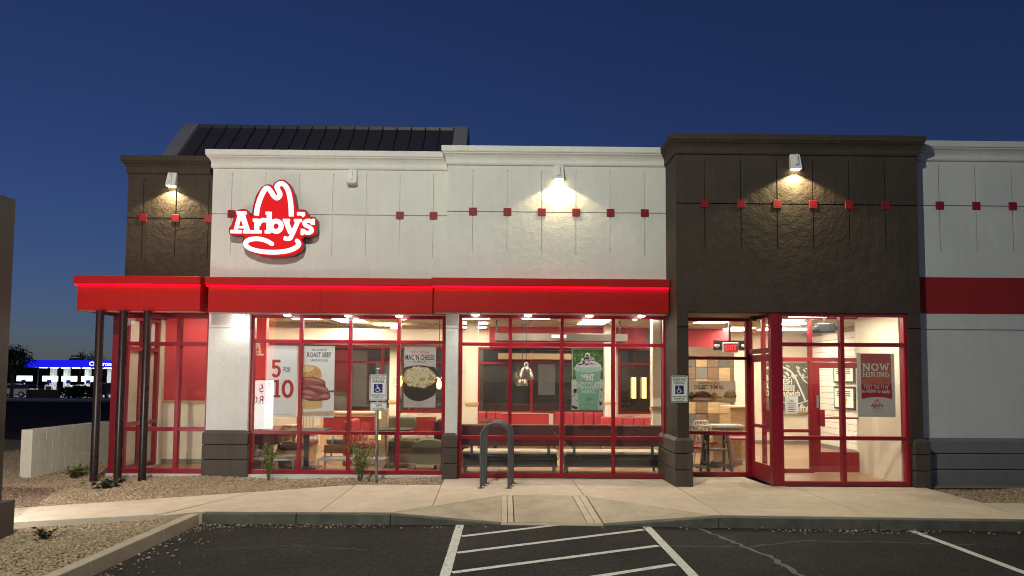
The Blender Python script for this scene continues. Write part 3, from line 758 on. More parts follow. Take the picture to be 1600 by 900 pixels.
# piers and their coursed plinths
def plinth(parent, x0, x1, y0, y1, m, n=3, top=ZP, z0=-.12, ch=.05):
    h = (top-z0-.10)/n if z0 < -.05 else (top-z0)/n
    zs = [z0]+[top-(top-.0)/n*(n-1-i) for i in range(n)]
    for i in range(n):
        a, b = zs[i]+.006, zs[i+1]-.006
        if i < n-1: MB().box(x0, x1, y0, y1, a, b).build('plinth_block', m, parent, bevel=.012, seg=2)
        else:
            c = ch
            MB().add([(x0,y0,a),(x1,y0,a),(x1,y1,a),(x0,y1,a),(x0,y0,b-c),(x1,y0,b-c),(x1,y1,b-c),(x0,y1,b-c),(x0+c,y0+c,b),(x1-c,y0+c,b),(x1-c,y1,b),(x0+c,y1,b)],
                     [(3,2,1,0),(0,1,5,4),(1,2,6,5),(2,3,7,6),(3,0,4,7),(4,5,9,8),(5,6,10,9),(6,7,11,10),(7,4,8,11),(8,9,10,11)]).build('plinth_block', m, parent, bevel=.008)
def pier(x0, x1, y, y1, m, z0=.70, z1=ZO):
    mb = MB(); groove_front(mb, x0, x1, z0, z1, y, [], [(2.69, x0, x1)]); body(mb, x0, x1, y, y1, z0, z1)
    return mb.build('pier', m, B)
p = pier(-5.446, -4.69, Y1, 13.5, 'white'); plinth(p, -5.49, -4.655, Y1-.055, 13.5, 'plinth')
p = pier(-1.03, -.81, Y2, 13.3, 'white'); plinth(p, -1.075, -.80, Y2-.05, 13.3, 'plinth', z0=-.08)
p = pier(2.968, 3.165, YT+.002, 13.30, 'brown'); plinth(p, 2.905, 3.215, YT-.055, 13.28, 'plinth', z0=-.02)
p = pier(6.945, 7.162, YT+.002, 13.0, 'brown'); plinth(p, 6.975, 7.25, YT-.05, 13.0, 'plinth', z0=-.05)
plinth(wr, 7.255, 14, YR-.055, 13.0, 'greyblock', z0=-.12, ch=.045)
MB().box(7.0, 14, 12.6, 13.2, -.1, .8).build('wall_core', 'greyblock', wr)
# the rest of the shell: flanks, back, roof deck
mb = MB(); mb.box(-7.25, -6.95, 14.11, 26, ZO, 5.7); mb.box(-7.25, -7.0, 15.0, 26, -.2, ZO); shell = mb.build('flank_wall', 'brown', B)
MB().box(-7.25, 14, 26, 26.3, -.2, 5.7).build('back_wall', 'white', B)
MB().box(13.7, 14, 13.3, 26, -.2, 5.7).build('flank_wall', 'grey', B)
MB().box(-6.95, 13.7, 13.76, 26, 5.0, 5.2).build('roof_deck', 'soffit', B)

# red canopy in three lengths
def canopy(x0, x1, y, yb, zt, left=True):
    zb = 2.955
    r = MB().box(x0+.05, x1, y+.06, yb, zb, zt-.145).build('canopy', 'redmetal', B, bevel=.004)
    MB().box(x0, x1+.012, y, yb, zt-.14, zt).build('canopy_lip', 'redmetal', r, bevel=.008)
    MB().box(x0+.02, x1-.004, y+.030, y+.052, zt-.172, zt-.146).build('led_strip', 'led', r)
    n = max(2, round((x1-x0)/2.1)); w = (x1-x0-.06)/n
    for i in range(1, n): MB().box(x0+.05+i*w-.004, x0+.05+i*w+.004, y+.056, y+.07, zb+.002, zt-.18).build('canopy_joint', 'redmetal', r)
    MB().box(x0+.055, x1-.01, y+.08, y+.30, zb-.012, zb-.001).build('soffit_strip', 'soffit', r)
    return r
canopy(-7.68, -5.44, 12.70, 13.28, 3.58)
MB().box(-7.63, -7.27, 13.281, 15.5, 2.955, 3.435).build('canopy', 'redmetal', B); MB().box(-7.68, -7.27, 13.281, 15.5, 3.44, 3.58).build('canopy_lip', 'redmetal', B)
canopy(-5.40, -1.285, 12.83, 13.19, 3.59)
canopy(-1.27, 2.945, 12.47, 12.82, 3.56)
MB().box(-1.262, -1.03, 12.83, 13.19, 2.96, 3.55).build('canopy_return', 'redmetal', B)
for px in (150.5, 187.5, 225.5):
    x = AX(px, 12.66, 620)
    c = MB().tube([(x, 12.68, -.14), (x, 12.68, 2.95)], .066, 20).build('canopy_post', 'post', B, smooth=True)
    MB().lathe([(.085, 0), (.085, .012), (.07, .02)], (x, 12.68, -.07), 16).build('post_base', 'post', c)

# metal mansard above the parapet: standing-seam panels between two raked end walls
def mansard():
    ya, yb, za, zb = 15.0, 16.98, 5.80, 7.82
    xs0, xs1 = AX(312, yb, 192), AX(710.5, yb, 197)
    r = MB().prism([(ya, za-.03), (yb, zb-.03), (yb+.3, zb-.03), (yb+.3, za-.03)], xs0+.02, xs1-.02, lambda a, z, t: (t, a, z)).build('mansard_roof', 'roof', B)
    n = 18; w = (xs1-xs0)/n
    for i in range(n):
        a, b = xs0+i*w, xs0+(i+1)*w
        mb = MB(); e = .012
        mb.hexa([(a+.002, ya, za-.012), (b-.002, ya, za-.012), (b-.002, yb, zb-.012), (a+.002, yb, zb-.012)], [(a+.002, ya, za), (b-.002, ya, za), (b-.002, yb, zb), (a+.002, yb, zb)])
        mb.hexa([(b-.028, ya, za), (b-.004, ya, za), (b-.004, yb, zb), (b-.028, yb, zb)], [(b-.028, ya-.03, za+.04), (b-.004, ya-.03, za+.04), (b-.004, yb-.03, zb+.04), (b-.028, yb-.03, zb+.04)])
        mb.build('roof_panel', 'roof', r)
    MB().box(xs0, xs1, yb-.03, yb+.34, zb-.16, zb+.06).build('ridge_cap', 'roof', r, bevel=.01)
    for a, b in ((xs0-.335, xs0), (xs1, xs1+.335)):
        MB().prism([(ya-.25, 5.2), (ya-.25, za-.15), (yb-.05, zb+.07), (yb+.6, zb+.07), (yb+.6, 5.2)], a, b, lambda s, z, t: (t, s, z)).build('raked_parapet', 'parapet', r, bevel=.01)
mansard()

# window walls: outer frame, mullions, transoms and panes
def window_wall(xs, zs, y, w=.062, dep=.11, z0=.0, z1=ZO, label=None, pane='glass', m='redframe', skip=()):
    mb = MB(); x0, x1 = xs[0], xs[-1]
    mb.box(x0-w/2, x0+w/2, y, y+dep, z0, z1); mb.box(x1-w/2, x1+w/2, y, y+dep, z0, z1)
    mb.box(x0+w/2, x1-w/2, y, y+dep, z0, z0+w*1.2); mb.box(x0+w/2, x1-w/2, y, y+dep, z1-w, z1)
    r = mb.build('window_wall', m, B, bevel=.003)
    if label: r['label'] = label
    for x in xs[1:-1]: MB().box(x-w/2, x+w/2, y-.004, y+dep, z0+w*1.2, z1-w).build('mullion', m, r, bevel=.003)
    zz = [z0+w*1.2]+list(zs)+[z1-w]
    for i in range(len(xs)-1):
        a, b = xs[i]+w/2, xs[i+1]-w/2
        for z in zs: MB().box(a, b, y+.003, y+dep-.004, z-w/2, z+w/2).build('transom', m, r, bevel=.003)
        for j in range(len(zz)-1):
            if (i, j) in skip: continue
            lo_ = zz[j]+(w/2 if j else 0); hi = zz[j+1]-(w/2 if j+1 < len(zz)-1 else 0)
            MB().box(a-.004, b+.004, y+.052, y+.058, lo_-.004, hi+.004).build('pane', pane, r)
    return r
YG1, YG2 = 13.28, 12.93
ZM, ZH = AZ(684, YG2), AZ(538, YG2)
x1s = [AX(p, YG1, 600) for p in (393, 468.5, 545.5, 622, 693)]
x2s = [AX(p, YG2, 600) for p in (719, 797, 878, 958.5, 1039.5)]
window_wall(x1s, [AZ(678, YG1), AZ(535.5, YG1)], YG1, label='window wall hung with three food posters')
window_wall(x2s, [ZM, ZH], YG2, label='window wall behind the bike rack')
for xs, y in ((x1s, YG1), (x2s, YG2)):
    MB().box(xs[0]-.10, xs[-1]+.08, y-.02, y+.16, ZO+.001, ZO+.25).build('window_head', 'redframe', B)
MB().box(-4.66, -1.03, 13.21, 13.45, -.2, -.002).build('foundation_strip', 'found', B)
MB().box(-7.28, -5.47, 13.27, 13.5, -.2, -.002).build('foundation_strip', 'found', B)
MB().box(-7.28, -7.02, 13.5, 15.5, -.2, -.002).build('foundation_strip', 'found', B)
# corner window and the glazed flank seen through it
YGL = 13.30
xl = [-7.10, AX(276, YGL, 620), -5.48]
window_wall(xl, [AZ(670.5, YGL, 250), AZ(537, YGL, 250)], YGL, w=.075, label='corner window by the brown posts')
MB().box(-7.26, -7.14, YGL-.01, YGL+.13, 0, ZO).build('corner_post', 'redframe', B, bevel=.004)
def flank_glazing():
    x = -7.08
    r = MB(); 
    for y in (13.45, 14.0, 14.62): r.box(x-.05, x+.05, y-.035, y+.035, 0, ZO)
    for z in (.05, .88, 2.32, 2.90): r.box(x-.045, x+.045, 13.45, 14.62, z-.035, z+.035)
    f = r.build('flank_window', 'redframe', B)
    for a, b in ((13.49, 13.96), (14.04, 14.58)):
        for c, d in ((.09, .84), (.92, 2.28), (2.36, 2.86)):
            MB().box(x-.004, x+.004, a, b, c, d).build('pane', 'glass', f)
            MB().box(x-.05, x-.03, a, b, c, d).build('roller_blind', 'cream', f)
flank_glazing()
MB().box(-7.13, -6.975, 14.66, 14.99, 0, ZO).build('flank_return', 'cream', B)

# entrance: set-back window, door in the flank of a glazed lobby, lobby front
YE = 13.27
xe = [3.20, AX(1170, YE, 650)]
window_wall(xe, [AZ(676.5, YE, 1120), AZ(559.5, YE, 1120)], YE, label='set back window with the sandwich banner')
YV = 12.10
xv = [AX(1221, YV, 620), AX(1318, YV, 620), AX(1417.5, YV, 620)]
window_wall(xv, [AZ(685, YV, 1320), AZ(538.5, YV, 1320)], YV, w=.066, label='lobby window with the hiring notice')
MB().box(6.94, 7.10, 12.35, 13.9, 0, 3.05).build('lobby_side_wall', 'cream', B)
MB().box(2.967, 3.165, 12.362, 13.30, ZO, 3.159).build('tower_core', 'brown', B); MB().box(6.945, 7.163, 12.362, 13.30, ZO, 3.159).build('tower_core', 'brown', B)
MB().box(3.17, 4.63, 12.362, 13.27, ZO+.001, ZO+.05).build('entrance_soffit', 'brownsoffit', B)
def entrance():
    xa, ya, xb, yb = xe[-1]+.05, 13.33, xv[0]-.05, 12.13
    d = Vector((xb-xa, yb-ya, 0)); L = d.length; d.normalize(); nn = Vector((-d.y, d.x, 0))*-1   # nn faces the approach
    if nn.x > 0: nn = -nn
    def seg(s0, s1, t0, t1, z0, z1):
        P = lambda s_, t_: Vector((xa, ya, 0))+d*s_+nn*t_
        return MB().hexa([P(s0, t0)+Vector((0,0,z0)), P(s0, t1)+Vector((0,0,z0)), P(s1, t1)+Vector((0,0,z0)), P(s1, t0)+Vector((0,0,z0))],
                         [P(s0, t0)+Vector((0,0,z1)), P(s0, t1)+Vector((0,0,z1)), P(s1, t1)+Vector((0,0,z1)), P(s1, t0)+Vector((0,0,z1))])
    fr = seg(-.05, .03, -.05, .05, 0, ZO)
    for q in (seg(L-.16, L-.10, -.05, .05, 0, ZO), seg(.03, L-.16, -.05, .05, 2.27, 2.36), seg(.03, L-.16, -.05, .05, ZO-.06, ZO), seg(L-.10, L, -.05, .05, .80, .86), seg(L-.10, L, -.05, .05, 2.28, 2.35), seg(L-.10, L, -.05, .05, 0, .12)): fr.add(q.v, q.f)
    fr = fr.build('door_frame', 'redframe', B, bevel=.003)
    seg(.03, L-.16, -.003, .003, 2.36, ZO-.06).build('pane', 'glass', fr)
    seg(L-.10, L, -.003, .003, .86, 2.28).build('pane', 'glass', fr); seg(L-.10, L, -.003, .003, .12, .80).build('pane', 'glass', fr); seg(L-.10, L, -.003, .003, 2.35, ZO).build('pane', 'glass', fr)
    s0, s1 = .04, L-.17
    lf = seg(s0, s0+.11, -.022, .022, .015, 2.25)
    for q in (seg(s1-.11, s1, -.022, .022, .015, 2.25), seg(s0+.11, s1-.11, -.022, .022, .015, .30), seg(s0+.11, s1-.11, -.022, .022, 2.12, 2.25), seg(s0+.11, s1-.11, -.022, .022, .93, .99)): lf.add(q.v, q.f)
    lf = lf.build('entrance_door', 'redframe', B, bevel=.003)
    seg(s0+.105, s1-.105, -.003, .003, .30, .93).build('pane', 'glass', lf); seg(s0+.105, s1-.105, -.003, .003, .99, 2.12).build('pane', 'glass', lf)
    seg(s1-.16, s1-.02, .022, .07, .95, 1.28).build('pull_handle', 'redframe', lf, bevel=.006)
    MB().box(xv[0]-.17, xv[0]-.034, YV-.012, YV+.12, 0, ZO).build('corner_post', 'redframe', B, bevel=.004)
entrance()
# inner lobby screen with its own door
def inner_screen():
    y = 13.80
    xs = [AX(1195, y), AX(1268, y), AX(1361, y)]
    fr = MB()
    for x in xs: fr.box(x-.035, x+.035, y, y+.09, 0, 3.05)
    fr.box(xs[0]+.035, xs[1]-.035, y, y+.09, .0, .08); fr.box(xs[0]+.035, xs[1]-.035, y, y+.09, .78, .84)
    for a, b in ((0, 1), (1, 2)):
        fr.box(xs[a]+.035, xs[b]-.035, y, y+.09, 2.155, 2.235); fr.box(xs[a]+.035, xs[b]-.035, y, y+.09, 2.99, 3.05)
    fr = fr.build('lobby_screen', 'redframe', B, bevel=.003)
    for a, b, c, d in ((xs[0], xs[1], .08, .78), (xs[0], xs[1], .84, 2.155), (xs[0], xs[1], 2.235, 2.99), (xs[1], xs[2], 2.235, 2.99)):
        MB().box(a+.035, b-.035, y+.04, y+.046, c, d).build('pane', 'glass', fr)
    a, b = xs[1]+.045, xs[2]-.045
    lf = MB(); lf.box(a, a+.13, y+.02, y+.065, .012, 2.145); lf.box(b-.13, b, y+.02, y+.065, .012, 2.145); lf.box(a+.13, b-.13, y+.02, y+.065, .012, .40); lf.box(a+.13, b-.13, y+.02, y+.065, 2.03, 2.145); lf.box(a+.13, b-.13, y+.021, y+.064, 1.04, 1.075)
    lf = lf.build('lobby_door', 'redframe', B, bevel=.003)
    MB().box(a+.126, b-.126, y+.04, y+.046, .40, 1.04).build('pane', 'glass', lf); MB().box(a+.126, b-.126, y+.04, y+.046, 1.075, 2.03).build('pane', 'glass', lf)
    MB().box(a+.10, a+.20, y-.03, y+.02, .90, 1.22).build('pull_handle', 'redframe', lf, bevel=.006)
    MB().box(a+.05, a+.09, y-.004, y+.02, 1.25, 1.5).build('lock_plate', 'alu', lf)
inner_screen()

# ------------------------------------------------------------------ inside shell
ZC = 3.12
MB().box(-6.98, 4.7, 13.40, 25.9, -.03, -.001).build('shop_floor', 'floor', B)
MB().box(4.702, 13.6, 12.14, 25.9, -.03, 0).build('shop_floor', 'floor', B)
ce = MB().box(-6.98, 13.6, 13.31, 25.9, ZC, ZC+.03).build('ceiling', 'ceiling', B)
MB().box(4.75, 6.94, 12.2, 13.79, 3.03, 3.06).build('lobby_ceiling', 'ceiling', B)
mb = MB()
for i in range(22): y = 13.9+i*.61; mb.box(-6.98, 13.6, y-.012, y+.012, ZC-.008, ZC)
for i in range(17): x = -6.6+i*1.22; mb.box(x-.012, x+.012, 13.5, 25.8, ZC-.0095, ZC-.001)
tag(mb.build('ceiling_grid', 'tbar', ce), kind='stuff')
# corner partition: red over a wood rail over cream, grey tile base
def dado_wall(x0, x1, y, z1=ZC, name='partition', low='cream', high='inred', th=.15, rail=AZ(628, 14.7, 300)):
    r = MB().box(x0, x1, y, y+th, .10, rail-.03).build(name, low, B)
    MB().box(x0, x1, y, y+th, rail+.03, z1).build('upper_panel', high, r)
    MB().box(x0-.01, x1+.01, y-.02, y+th+.02, rail-.03, rail+.03).build('wood_rail', 'trimwood', r)
    MB().box(x0, x1, y-.012, y+th+.012, 0, .10).build('base_tile', 'basetile', r)
    return r
dado_wall(-6.97, -4.9, 14.75)
# rear glazing of the dining room with its red frames, piers and bulkheads
YB = 19.0
def rear():
    ws = []
    for px0, px1, mids in ((470, 700, (545, 597, 650)), (747, 946, (830, 902)), (968, 1021, ())):
        xs = [AX(px0, YB)] + [AX(m_, YB) for m_ in mids] + [AX(px1, YB)]
        r = MB(); w = .07; z0, z1, zm = .86, 2.62, 2.20
        for x in xs: r.box(x-w/2, x+w/2, YB, YB+.09, z0, z1)
        for a, b in zip(xs[:-1], xs[1:]):
            for z in (z0+.03, zm, z1-.03): r.box(a+w/2, b-w/2, YB+.002, YB+.088, z-.03, z+.03)
        r = r.build('rear_window', 'redframe', B)
        for a, b in zip(xs[:-1], xs[1:]):
            for c, d in ((z0+.06, zm-.03), (zm+.03, z1-.06)): MB().box(a+w/2, b-w/2, YB+.04, YB+.046, c, d).build('pane', 'nightglass', r)
        ws.append((xs[0]-.035, xs[-1]+.035))
    W_ = MB(); x = -6.97
    W_.box(-6.97, 3.95, YB+.005, YB+.2, 0, .86); W_.box(-6.97, 3.95, YB+.005, YB+.2, 2.62, ZC)
    for a, b in ws: W_.box(x, a, YB+.004, YB+.2, .86, 2.62); x = b
    W_.box(x, 3.95, YB+.004, YB+.2, .86, 2.62)
    tag(W_.build('rear_wall', 'cream', B))
    # dark yard beyond so that the panes read as night
    MB().box(-6.97, -6.85, 14.95, YB, 0, ZC).build('side_wall', 'cream', B)
rear()
def column(px0, px1, y, m='cream'):
    x0, x1 = AX(px0, y), AX(px1, y)
    r = MB().box(x0, x1, y, y+(x1-x0), 0, ZC).build('column', m, B)
    zr = 1.19
    MB().box(x0-.02, x1+.02, y-.02, y+(x1-x0)+.02, zr-.035, zr+.035).build('wood_rail', 'trimwood', r)
    MB().box(x0-.012, x1+.012, y-.012, y+(x1-x0)+.012, 0, .1).build('base_tile', 'basetile', r)
column(728, 746, 16.6); column(945, 962, 17.6); column(1020, 1037, 14.6); column(608, 621, 17.8)
def bulkhead(x0, x1, y0, y1, z0, z1, m): return MB().box(x0, x1, y0, y1, z0, z1).build('bulkhead', m, B)
bulkhead(AX(764, 18.3), 3.7, 18.3, 18.8, AZ(543, 18.3), ZC-.002, 'inred')
bulkhead(AX(392, 17.0)-1, AX(700, 17.0), 17.2, 17.8, AZ(533, 17.2), AZ(515, 17.2), 'cream')
bulkhead(AX(392, 17.0)-1, AX(700, 17.0), 17.3, 17.8, AZ(541, 17.3), AZ(533, 17.3)-.002, 'maroon')
bulkhead(AX(778, 18.6), 2.6, 18.5, 18.9, AZ(561, 18.5), AZ(552, 18.5), 'trimwood')
bulkhead(4.12, AX(1140, 18.5, 530), 18.5, 19.4, AZ(543, 18.5, 1110), ZC-.002, 'inred')
# corridor behind the lobby: mural wall, tiled side wall
MB().box(5.9, 9.0, 20.0, 20.2, .1, ZC).build('corridor_wall', 'cream', B)
MB().box(5.9, 9.0, 19.98, 20.2, 0, .1).build('base_tile', 'basetile', B)
def tiled_wall():
    x, ya, yb = 8.6, 14.0, 20.0
    r = MB().box(x, x+.15, ya, yb, .1, ZC).build('tiled_wall', 'basetile', B)
    MB().box(x-.015, x, ya, yb, 0, .1).build('base_tile', 'basetile', r)
    rows = 19; hz = 2.9/rows
    q = random.Random(8)
    for j in range(rows):
        MB().box(x-.012-q.uniform(0, .002), x+.01, ya+.01, yb-.01, .105+j*hz, .105+(j+1)*hz-.012).build('tile_course', 'creamtile', r)
tiled_wall()
MB().box(3.96, 4.1, YB, 25.9, 0, ZC).build('kitchen_wall', 'cream', B)
MB().box(4.1, 13.6, 22.0, 22.2, 0, ZC).build('kitchen_wall', 'cream', B)
# patchwork of wood tiles on the service wall
def wood_tiles():
    x0, y = 4.05, 17.5; zt = 2.60
    back = MB().box(x0-.25, 5.72, y, y+.15, 0, zt).build('service_wall', 'walnut', B)
    q = random.Random(21); cols = 9; s = .285; cols = 6
    for i in range(cols):
        for j in range(9):
            a, z = x0+i*s-.15, .10+j*s-q.choice((0, .0))
            if z+s > zt or a+s > 5.72: continue
            m = q.choice(['walnut', 'walnut', 'wood', 'trimwood', 'highwood', 'basetile'])
            MB().box(a+.006, a+s-.006, y-.02-q.uniform(0, .03), y-.001, z+.006, z+s-.006).build('wood_tile', m, back, bevel=.003)
    MB().box(AX(1133, 16.6, 650), AX(1168, 16.6, 650), 16.2, 16.35, 0, 1.15).build('counter_front', 'wood', B)
    MB().box(AX(1131, 16.6, 650), AX(1169, 16.6, 650), 16.15, 16.9, 1.15, 1.19).build('counter_top', 'beige', B)
wood_tiles()
# ------------------------------------------------------------------ lit wall sign
def hat_sign(parent, cx, y, cz, s, red, white, rim, depth, t=.03, flip=1, name='sign_face', rims=True):
    """hat-and-name emblem: s = metres per drawing unit; flip -1 mirrors the frame for a face looking at the shop"""
    mp = lambda x, z, yy: (cx+flip*x, (y+(yy-y) if flip > 0 else y-(yy-y)), cz+z)
    T = lambda P: [((u-500)*s, -(v-430)*s) for u, v in P]
    OUT = [(80,590),(70,560),(72,528),(92,508),(112,440),(132,372),(150,352),(190,345),(235,348),(258,372),(277,418),(290,395),(298,310),(322,215),(368,128),(428,96),(462,102),(482,114),(500,78),(545,50),(592,52),(648,98),(688,190),(705,280),(714,345),(760,342),(803,346),(825,380),(824,410),(860,412),(893,414),(914,440),(917,500),(914,562),(886,594),(830,602),(792,602),(768,628),(785,655),(789,685),(770,738),(700,783),(590,804),(480,805),(380,790),(280,755),(216,702),(199,655),(222,612),(196,598),(130,600)]
    face = MB().prism(T(OUT), y-depth, y-depth+.019, mp).build(name, red, parent)
    if rims:
        c = T(OUT); n = len(c)
        MB().prism([(x*.992, z*.992) for x, z in c], y-depth+.02, y-.012, mp).build('sign_can', rim, parent)
        mb = MB(); mb.ribbon([(x*.985, z*.985) for x, z in [c[i % n] for i in range(n+1)]], .014, y-depth, .012, mp); mb.build('sign_edge', 'redframe', parent)
    f = y-depth
    hat = MB(); W = 44*s
    hp = smooth_pts(T([(333,402),(338,345),(352,280),(376,210),(406,152),(436,138),(466,170),(494,214),(522,232),(548,214),(550,184),(532,152),(522,122),(540,98),(572,92),(606,118),(634,172),(652,250),(662,330),(666,408)]), 4)
    hat.ribbon(hp, W, f, t, mp)
    hat.build('hat_outline', white, parent)
    br = MB(); bp = smooth_pts(T([(486,676),(440,650),(380,632),(318,630),(262,644),(238,672),(256,708),(316,736),(400,752),(490,757),(580,752),(662,736),(718,708),(745,676),(728,646)]), 4)
    br.ribbon(bp, W*.95, f-.0004, t, mp)
    for e in (bp[0], bp[-1]): br.prism(circle_pts(e[0], e[1], W*.46, 14), f-t*.98, f-.0002, mp)
    br.build('brim_outline', white, parent)
    def letter(strokes, polys=()):
        mb = MB()
        for i, (pts, w) in enumerate(strokes): mb.ribbon(T(smooth_pts(pts, 4) if len(pts) > 3 else pts), w*s, f-.0003*i, t, mp)
        for i, P in enumerate(polys): mb.prism(T(P), f-t-.0011-.0003*i, f-.001-.0003*i, mp)
        mb.build('letter', white, parent)
    letter([([(136,565),(180,382)],34), ([(192,380),(256,565)],46), ([(146,381),(236,381)],30), ([(160,518),(240,518)],20), ([(90,562),(196,562)],30), ([(212,562),(306,562)],30)])
    letter([([(340,440),(340,572)],42), ([(302,449),(352,449)],28), ([(302,562),(386,562)],28), ([(352,500),(366,466),(396,448),(432,452)],38)])
    letter([([(456,368),(456,572)],44), ([(422,381),(462,381)],28), ([(418,562),(462,562)],28),
            ([(532+52*math.cos(R(a))*.92-8, 506+50*math.sin(R(a))) for a in range(-180, 181, 24)],42)])
    letter([([(614,450),(664,568)],46), ([(734,448),(676,590),(650,626),(600,620)],38), ([(588,449),(652,449)],28), ([(694,449),(768,449)],28)])
    letter([], [[(722,368),(794,368),(796,396),(776,418),(758,398),(722,398)]])
    letter([([(872,478),(852,454),(816,452),(794,470),(800,492),(832,508),(860,526),(862,552),(836,566),(800,562),(778,540)],36), ([(879,432),(879,488)],22), ([(773,530),(773,588)],24)])
    return face
w = thing('wall_sign', "glowing red hat-shaped wall sign reading Arby's on white stucco", 'sign', (-4.24, Y1, 4.7))
hat_sign(w, -4.24+.786*.0, Y1, AZ(341.5, Y1-.17, 433), .001955*.985, 'logored', 'logowhite', 'greysteel', .17)

# ------------------------------------------------------------------ wall lamps and canopy downlights
def wall_lamp(x, y, z, label, lit):
    t = thing('wall_lamp', label, 'wall lamp', (x, y, z), 'wedge wall lamps high on the stucco')
    h, a, b = .27, .095, .085
    MB().hexa([(x-a, y-.13, z), (x+a, y-.13, z), (x+a, y, z), (x-a, y, z)], [(x-b, y-.045, z+h), (x+b, y-.045, z+h), (x+b, y, z+h), (x-b, y, z+h)]).build('lamp_housing', 'lampwhite', t, bevel=.008)
    MB().prism([(x-.03, z+.07), (x, z+h-.01), (x+.03, z+.07)], y-.135, y-.10).build('housing_fin', 'lampwhite', t)
    MB().box(x-.07, x+.07, y-.115, y-.015, z-.012, z-.001).build('lamp_lens', 'wallglow' if lit else 'lampwhite', t)
    if lit:
        ld = bpy.data.lights.new('wall_lamp_light', 'SPOT'); ld.energy = lit; ld.color = (1, .80, .42); ld.spot_size = R(134); ld.spot_blend = .22; ld.shadow_soft_size = .03
        lo = bpy.data.objects.new('wall_lamp_light', ld); COL.objects.link(lo); lo.parent = t; lo.location = (0, -.10, -.02); lo.rotation_euler = (R(-6), 0, 0)
LAMP_W = 115
q = at(270, 292, YD); wall_lamp(q.x, YD, q.z, 'lit wedge lamp on the brown stucco above the corner canopy', LAMP_W*1.5)
q = at(551, 288, Y1); wall_lamp(q.x, Y1, q.z, 'unlit wedge lamp on white stucco beside the hat sign', 0)
q = at(873, 282, Y2); wall_lamp(q.x, Y2, q.z, 'lit wedge lamp on the white stucco over the bike rack', LAMP_W*.85)
q = at(1241, 266, YT); wall_lamp(q.x, YT, q.z, 'lit wedge lamp on the tall brown block over the entrance', LAMP_W*1.7)
def downlight(px, y, label):
    x = AX(px, y, 490)
    t = thing('downlight', label, 'downlight', (x, y, 2.94), 'downlights under the red canopy')
    MB().lathe([(.075, -.006), (.082, -.002), (.082, .012)], (x, y, 2.93), 16).build('trim_ring', 'soffit', t, smooth=True)
    MB().lathe([(.03, -.03), (.058, -.018), (.066, -.006)], (x, y, 2.926), 14).build('lamp_lens', 'downglow', t, smooth=True)
    ld = bpy.data.lights.new('downlight_light', 'SPOT'); ld.energy = 42; ld.color = (1, .96, .9); ld.spot_size = R(120); ld.spot_blend = .7; ld.shadow_soft_size = .03
    lo = bpy.data.objects.new('downlight_light', ld); COL.objects.link(lo); lo.parent = t; lo.location = (0, 0, -.04)
for px, y, lab in ((371, 13.03, 'canopy downlight shining on the white pier'), (449, 13.03, 'canopy downlight over the price poster'), (544, 13.03, 'canopy downlight over the roast beef poster'), (624, 13.03, 'canopy downlight over the macaroni poster'),
                   (743, 12.67, 'canopy downlight next to the narrow white pier'), (825, 12.67, 'canopy downlight over the bike rack side of the bench window'), (921, 12.67, 'canopy downlight over the mint shake poster'), (1002, 12.67, 'canopy downlight nearest the brown entrance pier')):
    downlight(px, y, lab)

# ------------------------------------------------------------------ car-park lamp (its glare and shadows are in the photograph)
def street_lamp(x, y, h):
    t = thing('street_lamp', 'tall car park lamp on a round concrete footing', 'street lamp', (x, y, ASZ))
    MB().lathe([(.30, 0), (.30, .70), (.27, .74)], (x, y, ASZ), 24).build('footing', 'concrete', t, smooth=True)
    MB().tube([(x, y, ASZ+.74), (x, y, h+.05)], .075, 14, .06).build('pole', 'pole', t, smooth=True)
    MB().bar((x, y, h-.02), (x+1.25, y+2.7, h+.05), .07, .07).build('arm', 'pole', t)
    MB().box(x+1.05, x+1.65, y+2.5, y+3.1, h, h+.11).build('lamp_head', 'pole', t, bevel=.02)
    MB().box(x+1.11, x+1.59, y+2.56, y+3.04, h-.02, h-.002).build('lamp_lens', 'lotglow', t)
    ld = bpy.data.lights.new('lot_light', 'SPOT'); ld.energy = LOT_W; ld.color = (.98, 1.0, .83); ld.spot_size = R(168); ld.spot_blend = .35; ld.shadow_soft_size = .07
    lo = bpy.data.objects.new('lot_light', ld); COL.objects.link(lo); lo.parent = t; lo.location = (1.35, 2.8, h-ASZ-.06); lo.rotation_euler = (R(35), 0, R(-12))
LOT_W = 4450
street_lamp(-4.5, -.6, 10.8)

# ------------------------------------------------------------------ accessible parking signs
def chair_symbol(parent, cx, y, cz, s):
    MB().box(cx-s/2, cx+s/2, y-.0008, y-.0002, cz-s/2, cz+s/2).build('symbol_panel', 'signblue', parent)
    f = y-.0009; mb = MB(); w = s*.09
    mb.prism(circle_pts(cx-.12*s, cz+.36*s, .075*s, 14), f-.0006, f)
    mb.ribbon([(cx-.12*s, cz+.27*s), (cx-.10*s, cz-.02*s), (cx+.12*s, cz-.02*s), (cx+.22*s, cz-.26*s), (cx+.33*s, cz-.22*s)], w, f-.0002, .0006)
    mb.ribbon([(cx-.10*s, cz+.12*s), (cx+.12*s, cz+.10*s)], w*.8, f-.0004, .0006)
    mb.ribbon(circle_pts(cx-.06*s, cz-.16*s, .22*s, 20, 125, 395), w*.85, f-.0006, .0006)
    mb.build('wheelchair_symbol', 'whiteink', parent)
def rounded(cx, cz, w, h, r, n=5):
    P = []
    for sx, sz, a0 in ((1, 1, 0), (-1, 1, 90), (-1, -1, 180), (1, -1, 270)):
        for i in range(n+1):
            a = R(a0+90*i/n); P.append((cx+sx*(w/2-r)+r*math.cos(a), cz+sz*(h/2-r)+r*math.sin(a)))
    return P
